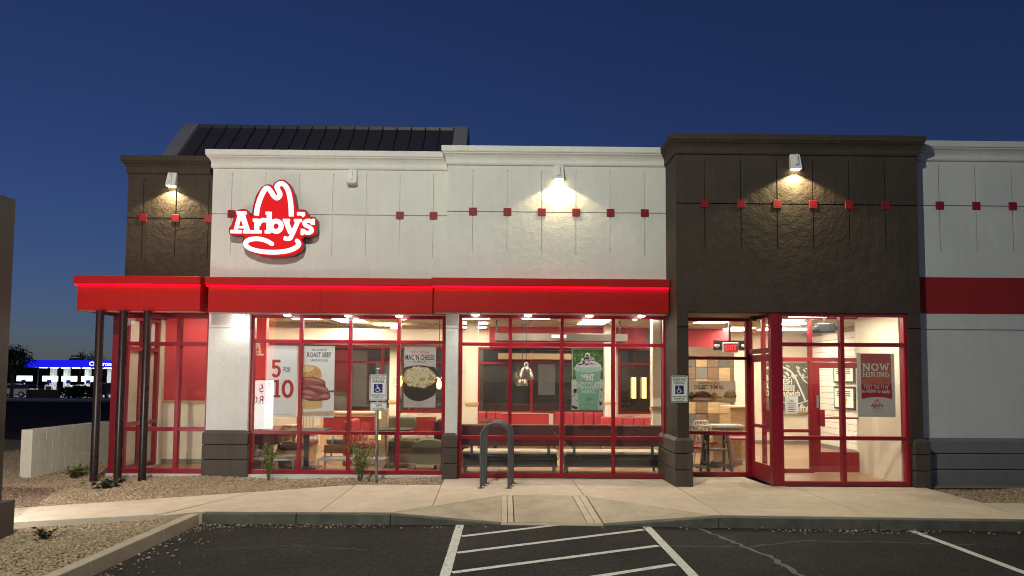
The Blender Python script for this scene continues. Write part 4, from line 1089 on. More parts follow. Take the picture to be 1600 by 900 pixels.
def sign_plate(parent, cx, y, cz, w, h):
    p = MB().prism(rounded(cx, cz, w, h, .03), y-.003, y).build('sign_plate', 'signwhite', parent)
    P = rounded(cx, cz, w-.026, h-.026, .022); P.append(P[0])
    MB().ribbon(P, .009, y-.0031, .0006).build('sign_border', 'signgreen', p)
    return p
def reserved_plate(parent, cx, y, cz, w, h):
    p = sign_plate(parent, cx, y, cz, w, h); f = y-.0031
    text('RESERVED', p, 'signgreen', cx, f, cz+.37*h, .115*h, .76*w, .012)
    text('PARKING', p, 'signgreen', cx, f, cz+.235*h, .115*h, .66*w, .012)
    chair_symbol(p, cx, f, cz-.03*h, .50*w)
    text('HANDICAPPED PLATE', p, 'signgreen', cx, f, cz-.285*h, .052*h, .82*w, .02)
    text('OR PERMIT ONLY', p, 'signgreen', cx, f, cz-.365*h, .052*h, .66*w, .02)
    text('ARS 28-884', p, 'signgreen', cx, f, cz-.43*h, .022*h, .42*w)
    return p
YS = 12.75
xs_ = AX(590, YS, 620)
t = thing('parking_sign', 'reserved parking sign with van accessible plate on a steel post', 'sign', (xs_, YS, -.1))
MB().tube([(xs_, YS, -.12), (xs_, YS, AZ(578, YS, 590))], .027, 12).build('post', 'galv', t, smooth=True)
MB().tube([(xs_+.012, YS-.02, AZ(752, YS)), (xs_+.014, YS-.03, AZ(735, YS)), (xs_-.004, YS-.032, AZ(712, YS)), (xs_-.008, YS-.028, AZ(703, YS))], .018, 8, .012).build('post_strap', 'galv', t, smooth=True)
MB().lathe([(.02, 0), (.032, .012), (.032, .026), (.015, .04)], (xs_, YS, AZ(579, YS, 590)), 12).build('post_cap', 'galv', t, smooth=True)
reserved_plate(t, AX(591, YS-.035, 605), YS-.035, AZ(605.5, YS, 590), .308, .465)
p = sign_plate(t, AX(591.5, YS-.035, 635), YS-.034, AZ(635.3, YS, 590), .30, .155)
text('VAN', p, 'signgreen', AX(591.5, YS-.035, 635), YS-.0372, AZ(635.3, YS, 590)+.026, .05, .11, .012)
text('ACCESSIBLE', p, 'signgreen', AX(591.5, YS-.035, 635), YS-.0372, AZ(635.3, YS, 590)-.034, .034, .21, .012)
xq = AX(1061.5, 12.04, 608); zq = AZ(607.8, 12.04, 1061)
t = thing('parking_sign', 'reserved parking sign fixed to the brown entrance pier', 'sign', (xq, 12.04, zq-.25))
reserved_plate(t, xq, 12.035, zq, .292, .452)
MB().box(xq-.02, xq+.02, 12.036, 12.062, zq+.12, zq+.16).build('bracket', 'galv', t); MB().box(xq-.02, xq+.02, 12.036, 12.062, zq-.16, zq-.12).build('bracket', 'galv', t)

# ------------------------------------------------------------------ bike rack: three hoops in a row
xr0, xr1 = AX(751.5, 11.75, 760), AX(795, 11.75, 760)
t = thing('bike_rack', 'grey steel bike rack of arched hoops on the pavement', 'bike rack', ((xr0+xr1)/2, 12.05, 0))
xm, rr = (xr0+xr1)/2, (xr1-xr0)/2
zt_ = AZ(659, 11.75, 772)
def hoop(y, dx):
    P = [(xm-rr+dx, y, 0)]+[(xm+dx-rr*math.cos(R(a)), y, zt_-.025-rr+rr*math.sin(R(a))) for a in range(0, 181, 12)]+[(xm+rr+dx, y, 0)]
    return MB().tube(P, .0225, 12)
for i, (y, dx) in enumerate(((11.76, 0), (12.02, .035), (12.28, .07))):
    h_ = hoop(y, dx).build('hoop', 'greysteel', t, smooth=True)
    for sx in (-1, 1):
        MB().lathe([(.06, 0), (.06, .008), (.045, .012)], (xm+sx*rr+dx, y, SWZ), 12).build('base_flange', 'greysteel', h_)

# ------------------------------------------------------------------ monument sign at the edge of the picture
def thing_sub(parent, name, loc):
    o = bpy.data.objects.new(name, None); COL.objects.link(o); o.location = Vector(loc)-wloc(parent); WL[o.name] = Vector(loc); o.parent = parent; o.empty_display_size = .1
    return o
def pylon():
    y0, y1 = 8.18, 8.42
    xr = AX(25.5, y1, 310); x0 = xr-1.80; z1 = AZ(304.5, y0, 25)
    t = thing('monument_sign', 'tall dark metal street sign with lit reader board facing the shop', 'sign', ((x0+xr)/2, 8.30, -.06))
    MB().box(x0, xr, y0, y1, .34, z1).build('sign_cabinet', mat('bronze_cladding', (.06, .054, .047), .4, .4, var=.12, vs=1.2), t, bevel=.008)
    MB().box(x0-.08, xr+.075, y0-.12, y1+.12, -.16, .335).build('base_plinth', 'plinth', t, bevel=.01)
    a, b = x0+.04, xr-.035; f = y1
    MB().box(a, b, f+.002, f+.02, .46, 1.70).build('reader_board', 'boardglow', t)
    MB().box(a, b, f+.002, f+.02, 1.74, z1-.12).build('sign_panel', 'boardred', t)
    g = thing_sub(t, 'sign_emblem', (((a+b)/2), f+.02, 2.75))
    hat_sign(g, b-.96, f+.02, 2.58, .0017, 'boardred', 'boardcream', 'greysteel', .012, .006, flip=-1, rims=False)
    for txt, z in (('ROAST', 1.21), ('5', 1.50)):
        text(txt, t, 'ink', b-.63 if len(txt) > 1 else b-.31, f+.022, z, .21, .76 if len(txt) > 1 else .11, .0, 180)
pylon()

# ------------------------------------------------------------------ white block wall
def block_wall():
    x0, x1, ya, yb = -8.80, -8.60, 13.2, 18.0
    t = thing('block_wall', 'low white painted block wall beyond the brown posts', 'wall', (x0+.1, 15.6, -.2), None)
    q = random.Random(2); me = {}
    z = -.22
    for r_ in range(5):
        h = .203; off = .2*(r_ % 2); y = ya
        while y < yb-.01:
            L = min(.4 if not (y == ya and off) else .2, yb-y)
            d = q.uniform(-.001, .002)
            MB().box(x0-d, x1+d, y+.0015, y+L-.0015, z+.0015, z+h-.0015).build('block', 'whitewall', t, bevel=.003)
            y += L
        z += h
    MB().box(x0+.004, x1-.004, ya+.004, yb-.01, -.22, z-.01).build('mortar_core', 'whitewall', t)
block_wall()

# ------------------------------------------------------------------ plants
def leaf_mesh(mb, p, d, L, w, q):
    d = Vector(d).normalized(); u = d.cross(Vector((q.uniform(-1, 1), q.uniform(-1, 1), q.uniform(.2, 1)))); u.normalize(); n = u.cross(d)
    p = Vector(p); m_ = p+d*L*.5+n*L*.06
    mb.add([p, m_+u*w/2, p+d*L-n*L*.08, m_-u*w/2], [(0, 1, 2, 3)])
def plant(name, label, cat, x, y, z, h, spread, stems, leaves, L, w, m='leaf', droop=0., seed=0, group=None, lean=0):
    q = random.Random(seed)
    t = thing(name, label, cat, (x, y, z), group)
    sm = MB(); lf = MB()
    for i in range(stems):
        a = q.uniform(0, 6.28); s = spread*math.sqrt(q.random()); hh = h*q.uniform(.6, 1.)
        top = Vector((x+math.cos(a)*s+lean, y+math.sin(a)*s*.8, z+hh)); b0 = Vector((x+q.uniform(-.02, .02), y+q.uniform(-.02, .02), z-.03))
        mid = b0.lerp(top, .5)+Vector((q.uniform(-.03, .03), q.uniform(-.03, .03), hh*.06))
        P = [b0, mid, top]; sm.tube(P, .006, 5, .002)
        for k in range(leaves):
            u = q.uniform(.22, 1.02); c = b0.lerp(mid, u*2) if u < .5 else mid.lerp(top, u*2-1)
            an = q.uniform(0, 6.28); leaf_mesh(lf, c, (math.cos(an), math.sin(an), q.uniform(.1, 1.1)-droop), L*q.uniform(.6, 1.2), w*q.uniform(.7, 1.2), q)
    sm.build('stem', 'bark', t); o = lf.build('foliage', m, t)
    return t
q1 = AX(419, 12.95, 720); plant('sapling', 'narrow green sapling in front of the price poster', 'sapling', q1, 12.98, -.07, .66, .11, 8, 34, .095, .026, seed=1, group='young shrubs by the windows')
q2 = AX(562, 12.85, 720); plant('sapling', 'bushy thin-stemmed sapling beside the signpost', 'sapling', q2, 12.9, -.07, .86, .30, 16, 30, .09, .023, seed=2, group='young shrubs by the windows')
plant('weed', 'tiny green weed by the foot of the signpost', 'weed', AX(575, 12.75, 745), 12.78, -.05, .15, .06, 4, 6, .05, .02, seed=3)
plant('weed', 'low dark leafy weed in gravel in front of the posts', 'weed', AX(166, 11.9, 768), 11.85, -.07, .17, .30, 13, 7, .11, .06, 'dryleaf', .2, 4)
plant('weed', 'dry brown weed between the block wall and the posts', 'weed', AX(122, 13.1, 740), 13.0, -.07, .22, .16, 9, 7, .09, .05, 'dryleaf', .2, 5)
plant('weed', 'green weed half hidden behind the outermost brown post', 'weed', AX(133, 13.6, 725), 13.5, -.07, .22, .22, 8, 7, .10, .05, 'leaf', .2, 6)
plant('weed', 'small green weed in the brightly lit gravel', 'weed', on(70, 838, -.05).x, on(70, 838, -.05).y, -.06, .10, .16, 9, 6, .07, .035, 'dryleaf', .2, 7)

# ------------------------------------------------------------------ fuel station across the street
def station():
    Yf, gz = 96.0, -1.03
    X = lambda px, Y=Yf: AX(px, Y, 600)
    t = thing('fuel_canopy', 'flat fuel station canopy with glowing blue fascia and white letters', 'canopy', (X(110), 101, gz))
    x0, x1 = X(36), X(182); zt, zb = AZ(562.5, Yf, 100), AZ(573.5, Yf, 100)
    r = MB().box(x0, x1, Yf, Yf+11, zb, zt).build('canopy_roof', 'bluefascia', t)
    MB().box(x0+.1, x1-.1, Yf+.1, Yf+10.9, zb-.06, zb-.005).build('canopy_underside', 'lampwhite', t)
    for px in (83, 104, 137, 172):
        x = X(px, 101); MB().box(x-.3, x+.3, 100.7, 101.3, gz, zb-.06).build('canopy_column', 'lampwhite', t)
    for i in range(8):
        for Y in (98.5, 103.5):
            x = x0+1+i*(x1-x0-2)/7; MB().box(x-.35, x+.35, Y-.35, Y+.35, zb-.10, zb-.062).build('canopy_light', 'stationlight', t)
    text('Chevron', t, 'letterglow', X(155.5, Yf), Yf-.02, (zt+zb)/2+.02, .56, X(173)-X(138), .03)
    for px, lab in ((38, 'fuel pump nearest the dark tree'), (78, 'fuel pump behind the low brown wall'), (108, 'fuel pump in the middle of the station, beside a dark bush'), (139, 'fuel pump just beside the outermost brown post')):
        x, y = X(px, 99.5), 99.5
        u = thing('fuel_pump', lab, 'fuel pump', (x, y, gz), 'pumps under the fuel canopy')
        MB().box(x-.55, x+.55, y-.3, y+.3, gz, gz+1.5).build('pump_body', 'lampwhite', u, bevel=.03)
        MB().box(x-.35, x+.35, y-.32, y-.305, gz+.85, gz+1.3).build('pump_screen', 'black', u)
        MB().box(x-1.0, x+1.0, y-.18, y+.18, gz+2.0, gz+2.75).build('pump_topper', 'pumpglow', u, bevel=.03)
        MB().box(x-.06, x+.06, y-.08, y+.08, gz+1.5, gz+2.0).build('topper_post', 'lampwhite', u)
        MB().box(x-.3, x+.3, y-.2, y-.185, gz+1.72, gz+2.2).build('brand_panel', 'signblue', u)
        MB().tube([(x+.5, y-.32, gz+1.2), (x+.75, y-.4, gz+.7), (x+.6, y-.35, gz+.3)], .04, 6).build('hose', 'black', u)
    def bush(px, Y, r_, label, seed):
        x = X(px, Y); q = random.Random(seed); u = thing('bush', label, 'bush', (x, Y, gz), 'clipped bushes along the station edge')
        lf = MB()
        for i in range(420):
            a, b = q.uniform(0, 6.28), q.uniform(-.2, 1.4); rr = r_*q.uniform(.75, 1.05)
            c = (x+rr*1.25*math.cos(a)*math.cos(b), Y+rr*math.sin(a)*math.cos(b), gz+.1+rr*abs(math.sin(b))*1.05)
            leaf_mesh(lf, c, (math.cos(a), math.sin(a), q.uniform(-.3, 1)), .42, .3, q)
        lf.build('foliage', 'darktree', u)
    bush(105, 91, 1.0, 'round dark bush beside the low brown wall', 1); bush(127, 91, 1.25, 'wide dark bush nearest the outermost post', 2); bush(135, 90.5, .95, 'dark bush half hidden by the outermost post', 3)
    u = thing('low_wall', 'low brown wall in front of the fuel pumps', 'wall', (X(67, 90), 90, gz))
    a, b = X(42, 90), X(94, 90); n = 12; w = (b-a)/n
    for i in range(n): MB().box(a+i*w+.02, a+(i+1)*w-.02, 89.9, 90.1, gz-.1, gz+1.02).build('wall_panel', 'bwp', u)
    # vehicles at the pumps
    def car(px, Y, L, H, label, cat, m, prof, wheel=.34, wx=(.2, .8), name='parked_car', spare=False, rot=0, group=None):
        u = thing(name, label, cat, (0, 0, 0), group)
        W = .88
        P = [(a*L-L/2, b*H) for a, b in prof]
        MB().prism(P, -W, W).build('body', m, u, bevel=.05, seg=2, origin=(0, 0, 0))
        cab = [(a, b) for a, b in P if b > H*.60]
        lo_, hi = min(c[0] for c in cab), max(c[0] for c in cab)
        g = [(lo_+.12, H*.64), (lo_+.35, H*.93), (hi-.35, H*.93), (hi-.12, H*.64)]
        for s in (-1, 1): MB().prism(g, s*W-.012, s*W+.012).build('side_window', 'black', u, origin=(0, 0, 0))
        for fx in wx:
            for s in (-1, 1):
                c = Vector((fx*L-L/2, s*(W-.08), wheel))
                MB().prism(circle_pts(c.x, c.z, wheel, 18), c.y-.11, c.y+.11).build('wheel', 'black', u, origin=(0, 0, 0))
                MB().prism(circle_pts(c.x, c.z, wheel*.6, 12), c.y-.115, c.y+.115).build('rim', 'alu', u, origin=(0, 0, 0))
        for s in (-1, 1): MB().box(L/2-.06, L/2+.01, s*.6-.15, s*.6+.15, H*.42, H*.54).build('tail_lamp', 'redtile', u, origin=(0, 0, 0)); MB().box(-L/2-.01, -L/2+.06, s*.6-.15, s*.6+.15, H*.40, H*.5).build('headlight', 'lampwhite', u, origin=(0, 0, 0))
        if spare:
            MB().prism(circle_pts(0, H*.52, .40, 22), -.1, .1, lambda a, b, c: (L/2+.09+c, a, b)).build('spare_wheel', 'black', u, origin=(0, 0, 0))
            MB().prism(circle_pts(0, H*.52, .27, 18), -.02, .02, lambda a, b, c: (L/2+.20+c, a, b)).build('wheel_cover', 'alu', u, origin=(0, 0, 0))
            MB().box(L/2, L/2+.02, -.65, .65, H*.62, H*.92).build('rear_window', 'black', u, origin=(0, 0, 0))
        u.location = (X(px, Y), Y, gz); u.rotation_euler = (0, 0, R(rot))
    sedan = [(.0,.28),(.0,.5),(.05,.58),(.26,.64),(.38,.95),(.46,1),(.70,1),(.80,.93),(.9,.66),(1,.6),(1,.28),(.95,.2),(.05,.2)]
    pick = [(.0,.3),(.0,.52),(.04,.6),(.22,.64),(.30,.95),(.36,1),(.55,1),(.60,.93),(.61,.64),(1,.62),(1,.3),(.95,.22),(.05,.22)]
    jeep = [(.0,.3),(.0,.56),(.05,.62),(.30,.64),(.38,.96),(.42,1),(.97,1),(1,.95),(1,.3),(.95,.22),(.05,.22)]
    car(22, 93, 5.2, 1.75, 'silver pickup at the pump nearest the dark tree', 'pickup', 'alu', pick, .38)
    car(128, 103, 4.7, 1.5, 'white saloon car standing under the blue fuel canopy', 'car', 'lampwhite', sedan)
    car(163, 93, 4.2, 1.9, 'dark off-road car with a spare wheel on its back', 'car', 'black', jeep, .42, spare=True, rot=-82)
    # tree, utility pole and light poles
    def tree(px, Y, h, cr, label, seed):
        x = X(px, Y); q = random.Random(seed); u = thing('tree', label, 'tree', (x, Y, gz), 'dark trees by the fuel station')
        tk = MB(); tk.tube([(x, Y, gz), (x+.1, Y, gz+h*.3), (x-.1, Y, gz+h*.55)], .22, 8, .12)
        lf = MB()
        for i in range(16):
            a = q.uniform(0, 6.28); e = q.uniform(.1, 1.2); r_ = cr*q.uniform(.5, 1.0)
            tip = Vector((x+r_*math.cos(a)*math.cos(e), Y+r_*math.sin(a)*math.cos(e), gz+h*.52+h*.46*math.sin(e)))
            s = Vector((x, Y, gz+h*q.uniform(.3, .55))); mid = s.lerp(tip, .55)+Vector((0, 0, h*.05)); tk.tube([s, mid, tip], .07, 5, .02)
            for k in range(95):
                c = mid.lerp(tip, q.uniform(.1, 1.15))+Vector((q.gauss(0, .42), q.gauss(0, .42), q.gauss(0, .32)))
                leaf_mesh(lf, c, (q.uniform(-1, 1), q.uniform(-1, 1), q.uniform(-.6, .8)), .34, .16, q)
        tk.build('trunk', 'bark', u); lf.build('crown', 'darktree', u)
    tree(18, 88, 6.2, 2.5, 'loose dark tree rising behind the monument sign', 1)
    tree(137, 135, 7.0, 3.2, 'dark tree peeping over the blue canopy', 2)
    u = thing('utility_pole', 'wooden utility pole with two crossarms behind the fuel canopy', 'utility pole', (X(124, 128), 128, gz))
    x = X(124, 128); zt2 = AZ(551, 128, 124)
    MB().tube([(x, 128, gz), (x, 128, zt2)], .17, 8, .12).build('pole', 'bark', u, smooth=True)
    MB().box(x-1.7, x+.9, 127.9, 128.1, zt2-.75, zt2-.5).build('crossarm', 'bark', u); MB().box(x-1.9, x+.3, 127.85, 128.15, zt2-1.5, zt2-.95).build('transformer_rack', 'bark', u)
    for px, Y in ((59, 120), (89, 118)):
        x = X(px, Y); u = thing('light_pole', 'slim light pole left of the wide pump column' if px == 59 else 'slim light pole among the pump columns', 'light pole', (x, Y, gz))
        MB().tube([(x, Y, gz), (x, Y, AZ(577, Y, px))], .07, 6).build('pole', 'galv', u); MB().box(x-.35, x+.35, Y-.2, Y+.2, AZ(577, Y, px), AZ(577, Y, px)+.12).build('lamp_head', 'pole', u)
    # dark treeline and houses' mass behind
    q = random.Random(4); lf = MB()
    for i in range(5200):
        x = q.uniform(X(-30, 170), X(215, 170)); hh = 3.3+1.3*math.sin(x*.16)+.9*math.sin(x*.43+1)
        leaf_mesh(lf, (x, 170+q.uniform(-3, 3), gz+hh*q.random()**.6), (q.uniform(-1, 1), q.uniform(-1, 1), q.uniform(-.3, 1)), 1.3, .9, q)
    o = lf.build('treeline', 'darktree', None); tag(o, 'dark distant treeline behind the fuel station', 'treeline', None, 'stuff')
M['bwp'] = mat('brown_wall_paint', (.13, .075, .05), .9)
station()
# ------------------------------------------------------------------ posters in the windows
M.update(bun=mat('print_bun', (.66, .38, .13), .6, var=.3, vs=26), bunlight=mat('print_bun_light', (.82, .62, .33), .6, var=.2, vs=40), bunpale=mat('print_bun_base', (.80, .56, .24), .6, var=.15, vs=30),
         meat=mat('print_beef', (.46, .13, .11), .6, var=.3, vs=45), meatlight=mat('print_beef_light', (.66, .31, .27), .6, var=.25, vs=45), meatdark=mat('print_beef_dark', (.20, .045, .04), .6, var=.2, vs=45),
         board=mat('print_board', (.72, .55, .36), .6, var=.12, vs=20), bowl=mat('print_bowl', (.045, .032, .028), .5, var=.2, vs=15), pasta=mat('print_pasta', (.86, .74, .42), .6, var=.14, vs=50), pastadark=mat('print_pasta_shade', (.66, .48, .18), .6, var=.2, vs=50),
         linen=mat('print_linen', (.62, .56, .55), .6, var=.08, vs=30), mint=mat('print_mint', (.30, .56, .40), .6, var=.12, vs=12), mintlight=mat('print_mint_light', (.52, .70, .58), .6, var=.1, vs=20), cream2=mat('print_cream', (.86, .82, .78), .6, var=.12, vs=70),
         choc=mat('print_chocolate', (.05, .022, .016), .5, var=.2, vs=60), mleaf=island_mat('print_leaf', [(.012, .05, .006), (.05, .16, .015), (.16, .36, .04), (.03, .10, .01), (.30, .50, .10)], .6), lettuce=mat('print_lettuce', (.30, .42, .10), .6, var=.3, vs=60))
for k_ in ('bun', 'bunlight', 'bunpale', 'meat', 'meatlight', 'board', 'pasta', 'pastadark', 'linen', 'mint', 'mintlight', 'cream2', 'mleaf', 'paper', 'redink', 'whiteink', 'soffit'): thin(M[k_])
thin(M['paperwarm'], .8)
def poster(name, label, Y, box, scale=None, org=None, paper='paper', cat='poster', group=None):
    a, b = at(box[0], box[3], Y), at(box[2], box[1], Y)
    t = thing(name, label, cat, ((a.x+b.x)/2, Y, a.z), group)
    s = MB().box(a.x, b.x, Y, Y+.001, a.z, b.z).build('sheet', paper, t)
    st = {'n': 0}
    def A(u, v): q = at(org[0]+u/scale, org[1]+v/scale, Y); return (q.x, q.z)
    def shape(pts, m, name='print', smooth=True, d=None):
        st['n'] += 1; P = [A(*p) for p in pts]; P = closed_smooth(P, 3) if smooth else P
        return MB().prism(P, Y-.0004*st['n']-.0003, Y-.0004*st['n'], flat=True).build(name, m, t)
    def line(pts, w, m, name='print', mb=None, smooth=True):
        st['n'] += .3; P = [A(*p) for p in pts]; P = smooth_pts(P, 4) if smooth and len(P) > 2 else P
        k = mb or MB(); k.ribbon(P, w, Y-.0004*st['n'], .0003)
        return k if mb is not None else k.build(name, m, t)
    def word(body, u0, u1, v0, v1, m, bold=.0, kind=text):
        (xa, za), (xb, zb) = A(u0, v1), A(u1, v0); st['n'] += 1; y = Y-.0004*st['n']
        if kind is slab: return slab(body, t, m, (xa+xb)/2, y, (za+zb)/2, zb-za, xb-xa)
        return text(body, t, m, (xa+xb)/2, y, (za+zb)/2, zb-za, xb-xa, bold, depth=0)
    return t, A, shape, line, word, st
YW = YG1+.066
# price poster
t, A, shape, line, word, st = poster('price_poster', 'pale poster offering 5 for $10 in red slab figures', YW, (414.5, 540.5, 465, 650.5), 5.625, (385, 530))
word('5', 212, 310, 178, 338, 'redink', kind=slab); word('$', 182, 224, 362, 428, 'redink', kind=slab)
word('1', 232, 304, 358, 512, 'redink', kind=slab); word('0', 306, 420, 354, 518, 'redink', kind=slab)
word('FOR', 326, 390, 244, 290, 'ink', .015); line([(208, 660), (392, 660)], .003, 'ink', smooth=False)
# roast beef poster
t, A, shape, line, word, st = poster('sandwich_poster', 'poster of a tall roast beef sandwich on a seeded bun', YW, (472.5, 540.8, 523.5, 652), 7.83, (465, 535))
word('CLASSIC', 172, 360, 82, 106, 'ink', kind=slab); word('ROAST BEEF', 118, 412, 120, 180, 'ink', .02); word('SANDWICHES', 156, 370, 198, 234, 'ink', .005)
shape([(60, 850), (455, 832), (455, 900), (60, 900)], 'board', smooth=False); line([(60, 875), (455, 868)], .006, 'bun')
shape([(375, 590), (455, 585), (455, 610), (375, 612)], 'highwood', smooth=False)
shape([(62, 700), (170, 695), (300, 700), (302, 740), (298, 790), (250, 806), (62, 808)], 'bunpale'); shape([(62, 690), (290, 694), (300, 716), (62, 716)], 'bunlight')
for i, (m, P) in enumerate([('meatdark', [(62, 420), (200, 420), (330, 470), (345, 540), (400, 640), (360, 705), (62, 690)]),
          ('meat', [(62, 425), (180, 424), (290, 452), (340, 480), (330, 505), (240, 515), (62, 495)]), ('meatlight', [(90, 440), (200, 440), (300, 470), (280, 482), (180, 466), (90, 462)]),
          ('meat', [(62, 505), (150, 510), (280, 525), (365, 560), (372, 598), (330, 615), (250, 580), (130, 545), (62, 560)]), ('meatlight', [(150, 528), (270, 540), (355, 575), (350, 590), (250, 560), (150, 545)]),
          ('meat', [(62, 575), (140, 570), (230, 610), (262, 640), (180, 660), (62, 640)]), ('meatlight', [(70, 590), (150, 592), (215, 625), (150, 630), (70, 615)]),
          ('meat', [(150, 665), (260, 640), (350, 622), (402, 650), (385, 685), (300, 690), (200, 700)]), ('meatlight', [(270, 655), (340, 636), (388, 655), (360, 670), (290, 672)]),
          ('meat', [(62, 645), (130, 640), (215, 675), (190, 695), (62, 690)]), ('meatlight', [(65, 655), (130, 655), (185, 678), (120, 680), (65, 672)]),
          ('meatdark', [(120, 548), (200, 562), (250, 600), (190, 580), (120, 562)]), ('meatdark', [(225, 590), (300, 610), (330, 622), (270, 632)])]): shape(P, m)
shape([(62, 300), (90, 282), (150, 276), (200, 284), (255, 305), (285, 350), (295, 400), (290, 430), (200, 418), (62, 420)], 'bun'); shape([(66, 310), (110, 288), (175, 286), (200, 320), (170, 350), (110, 365), (66, 350)], 'bunlight')
q = random.Random(9); mb = MB()
for i in range(46):
    u, v = q.uniform(66, 285), q.uniform(285, 400)
    if (u-150)**2/150**2+(v-370)**2/95**2 > 1: continue
    c = A(u, v); an = q.uniform(0, 3.1); L, w = .010, .0048
    mb.prism([(c[0]+L*math.cos(an+s_)*(1 if k % 2 == 0 else w/L), c[1]+L*math.sin(an+s_)*(1 if k % 2 == 0 else w/L)) for k, s_ in enumerate((0, 1.57, 3.14, 4.71))], YW-.0125, YW-.0122, flat=True)
mb.build('print', 'paperwarm', t)
# macaroni poster
t, A, shape, line, word, st = poster('macaroni_poster', 'poster of a dark bowl heaped with macaroni and cheese', YW, (630.5, 542, 681.5, 636.5), 7.5, (620, 530), 'linen')
word('WHITE CHEDDAR', 160, 382, 132, 166, 'redink', .012); word("MAC 'N CHEESE", 100, 440, 180, 240, 'ink', .02); word('IS BACK', 196, 345, 250, 273, 'ink', .01)
line([(105, 262), (188, 262)], .003, 'ink', smooth=False); line([(352, 262), (424, 262)], .003, 'ink', smooth=False)
line([(140, 768), (330, 768)], .002, 'ink', smooth=False)
shape([(80, 350), (150, 318), (270, 306), (380, 320), (458, 352), (458, 610), (400, 680), (300, 722), (235, 726), (150, 700), (84, 630), (80, 500)], 'bowl')
shape([(80, 430), (110, 360), (190, 335), (260, 322), (360, 338), (430, 385), (458, 430), (458, 478), (400, 540), (290, 562), (180, 552), (86, 500)], 'pastadark')
q = random.Random(5)
groups = {'d': MB(), 'p': MB(), 'h': MB()}
spots = []
for i in range(400):
    a = q.uniform(0, 6.28); r_ = math.sqrt(q.random()); u, v = 268+160*r_*math.cos(a), 446+92*r_*math.sin(a)
    if u > 436 or u < 104 or any((u-x)**2+(v-y)**2 < 27**2 for x, y in spots): continue
    spots.append((u, v))
for i, (u, v) in enumerate(sorted(spots, key=lambda p: p[1]-abs(p[0]-268)*.1)):
    an = q.uniform(0, 360); arc = [(u+30*math.cos(R(an+k)), v+25*math.sin(R(an+k))) for k in range(0, 175, 25)]
    P = smooth_pts([A(*p) for p in arc], 3); yy = YW-.004-.0002*i
    groups['d'].ribbon([(x, z-.003) for x, z in P], .058, yy, .0002); groups['p'].ribbon(P, .046, yy-.00006, .0002); groups['h'].ribbon([(x-.003, z+.006) for x, z in P[2:-2]], .014, yy-.00013, .0002)
groups['d'].build('print', 'pastadark', t); groups['p'].build('print', 'pasta', t); groups['h'].build('print', 'cream2', t)
# mint shake poster
YW2 = YG2+.066
t, A, shape, line, word, st = poster('shake_poster', 'green poster of a mint chocolate shake with whipped cream', YW2, (892.8, 545, 943.5, 641), 8.18, (885, 540))
shape([(64, 41), (478, 41), (478, 826), (64, 826)], 'mleaf', smooth=False)
q = random.Random(3); mb = MB()
for i in range(230):
    u, v = q.uniform(72, 472), q.uniform(48, 430); c = A(u, v); an = q.uniform(0, 6.28); L = q.uniform(.018, .042); w = L*.42
    mb.prism([(c[0]+L*math.cos(an), c[1]+L*math.sin(an)), (c[0]+w*math.cos(an+1.57), c[1]+w*math.sin(an+1.57)), (c[0]-L*math.cos(an), c[1]-L*math.sin(an)), (c[0]-w*math.cos(an+1.57), c[1]-w*math.sin(an+1.57))], YW2-.0010-.000005*i, YW2-.0003, flat=True)
mb.build('print', 'mleaf', t); st['n'] = 6
shape([(66, 440), (130, 428), (440, 428), (478, 440), (478, 820), (66, 820)], 'cream2', smooth=False)
for P in ([(90, 555), (132, 548), (130, 600), (92, 606)], [(70, 760), (150, 790), (130, 815), (74, 800)], [(420, 700), (462, 740), (424, 778)], [(430, 550), (462, 548), (455, 590)]): shape(P, 'choc', smooth=False)
for i in range(16): u, v = q.choice([q.uniform(72, 140), q.uniform(435, 470)]), q.uniform(600, 750); shape(blob(u, v, 7, 5, 7, .4, i), 'choc', smooth=False)
shape([(104, 262), (270, 248), (446, 268), (440, 330), (412, 700), (404, 815), (160, 815), (150, 700), (112, 330)], 'mint', smooth=False)
shape([(108, 268), (270, 256), (440, 272), (438, 322), (270, 345), (112, 322)], 'mintlight')
shape([(126, 268), (140, 232), (182, 208), (190, 168), (228, 148), (238, 108), (268, 90), (298, 108), (306, 142), (348, 160), (364, 202), (412, 226), (438, 268), (270, 280)], 'cream2')
for P in ([(150, 240), (260, 215), (400, 240), (270, 252)], [(195, 190), (270, 165), (350, 190), (270, 200)], [(235, 135), (268, 122), (300, 135), (268, 145)]): shape(P, 'linen')
for i in range(34):
    v = q.uniform(110, 262); hw = (v-85)*.75; u = 268+q.uniform(-hw, hw); shape(blob(u, v, q.uniform(9, 20), q.uniform(4, 8), 8, .5, i), 'choc', smooth=False)
word('MINT', 192, 356, 362, 446, 'whiteink', .025); word('CHOCOLATE', 98, 452, 462, 546, 'whiteink', .022); word('SHAKE', 186, 370, 562, 602, 'whiteink', kind=slab)
line([(240, 642), (318, 642)], .002, 'signgreen', smooth=False); word("Arby's", 258, 328, 668, 690, 'signgreen', .01); line([(236, 702), (318, 702)], .002, 'signgreen', smooth=False); line([(180, 752), (384, 752)], .002, 'signgreen', smooth=False); line([(210, 772), (350, 772)], .002, 'signgreen', smooth=False)
for a, b in (((74, 46), (470, 46)), ((74, 46), (74, 430)), ((470, 46), (470, 430))): line([a, b], .006, 'whiteink', smooth=False)
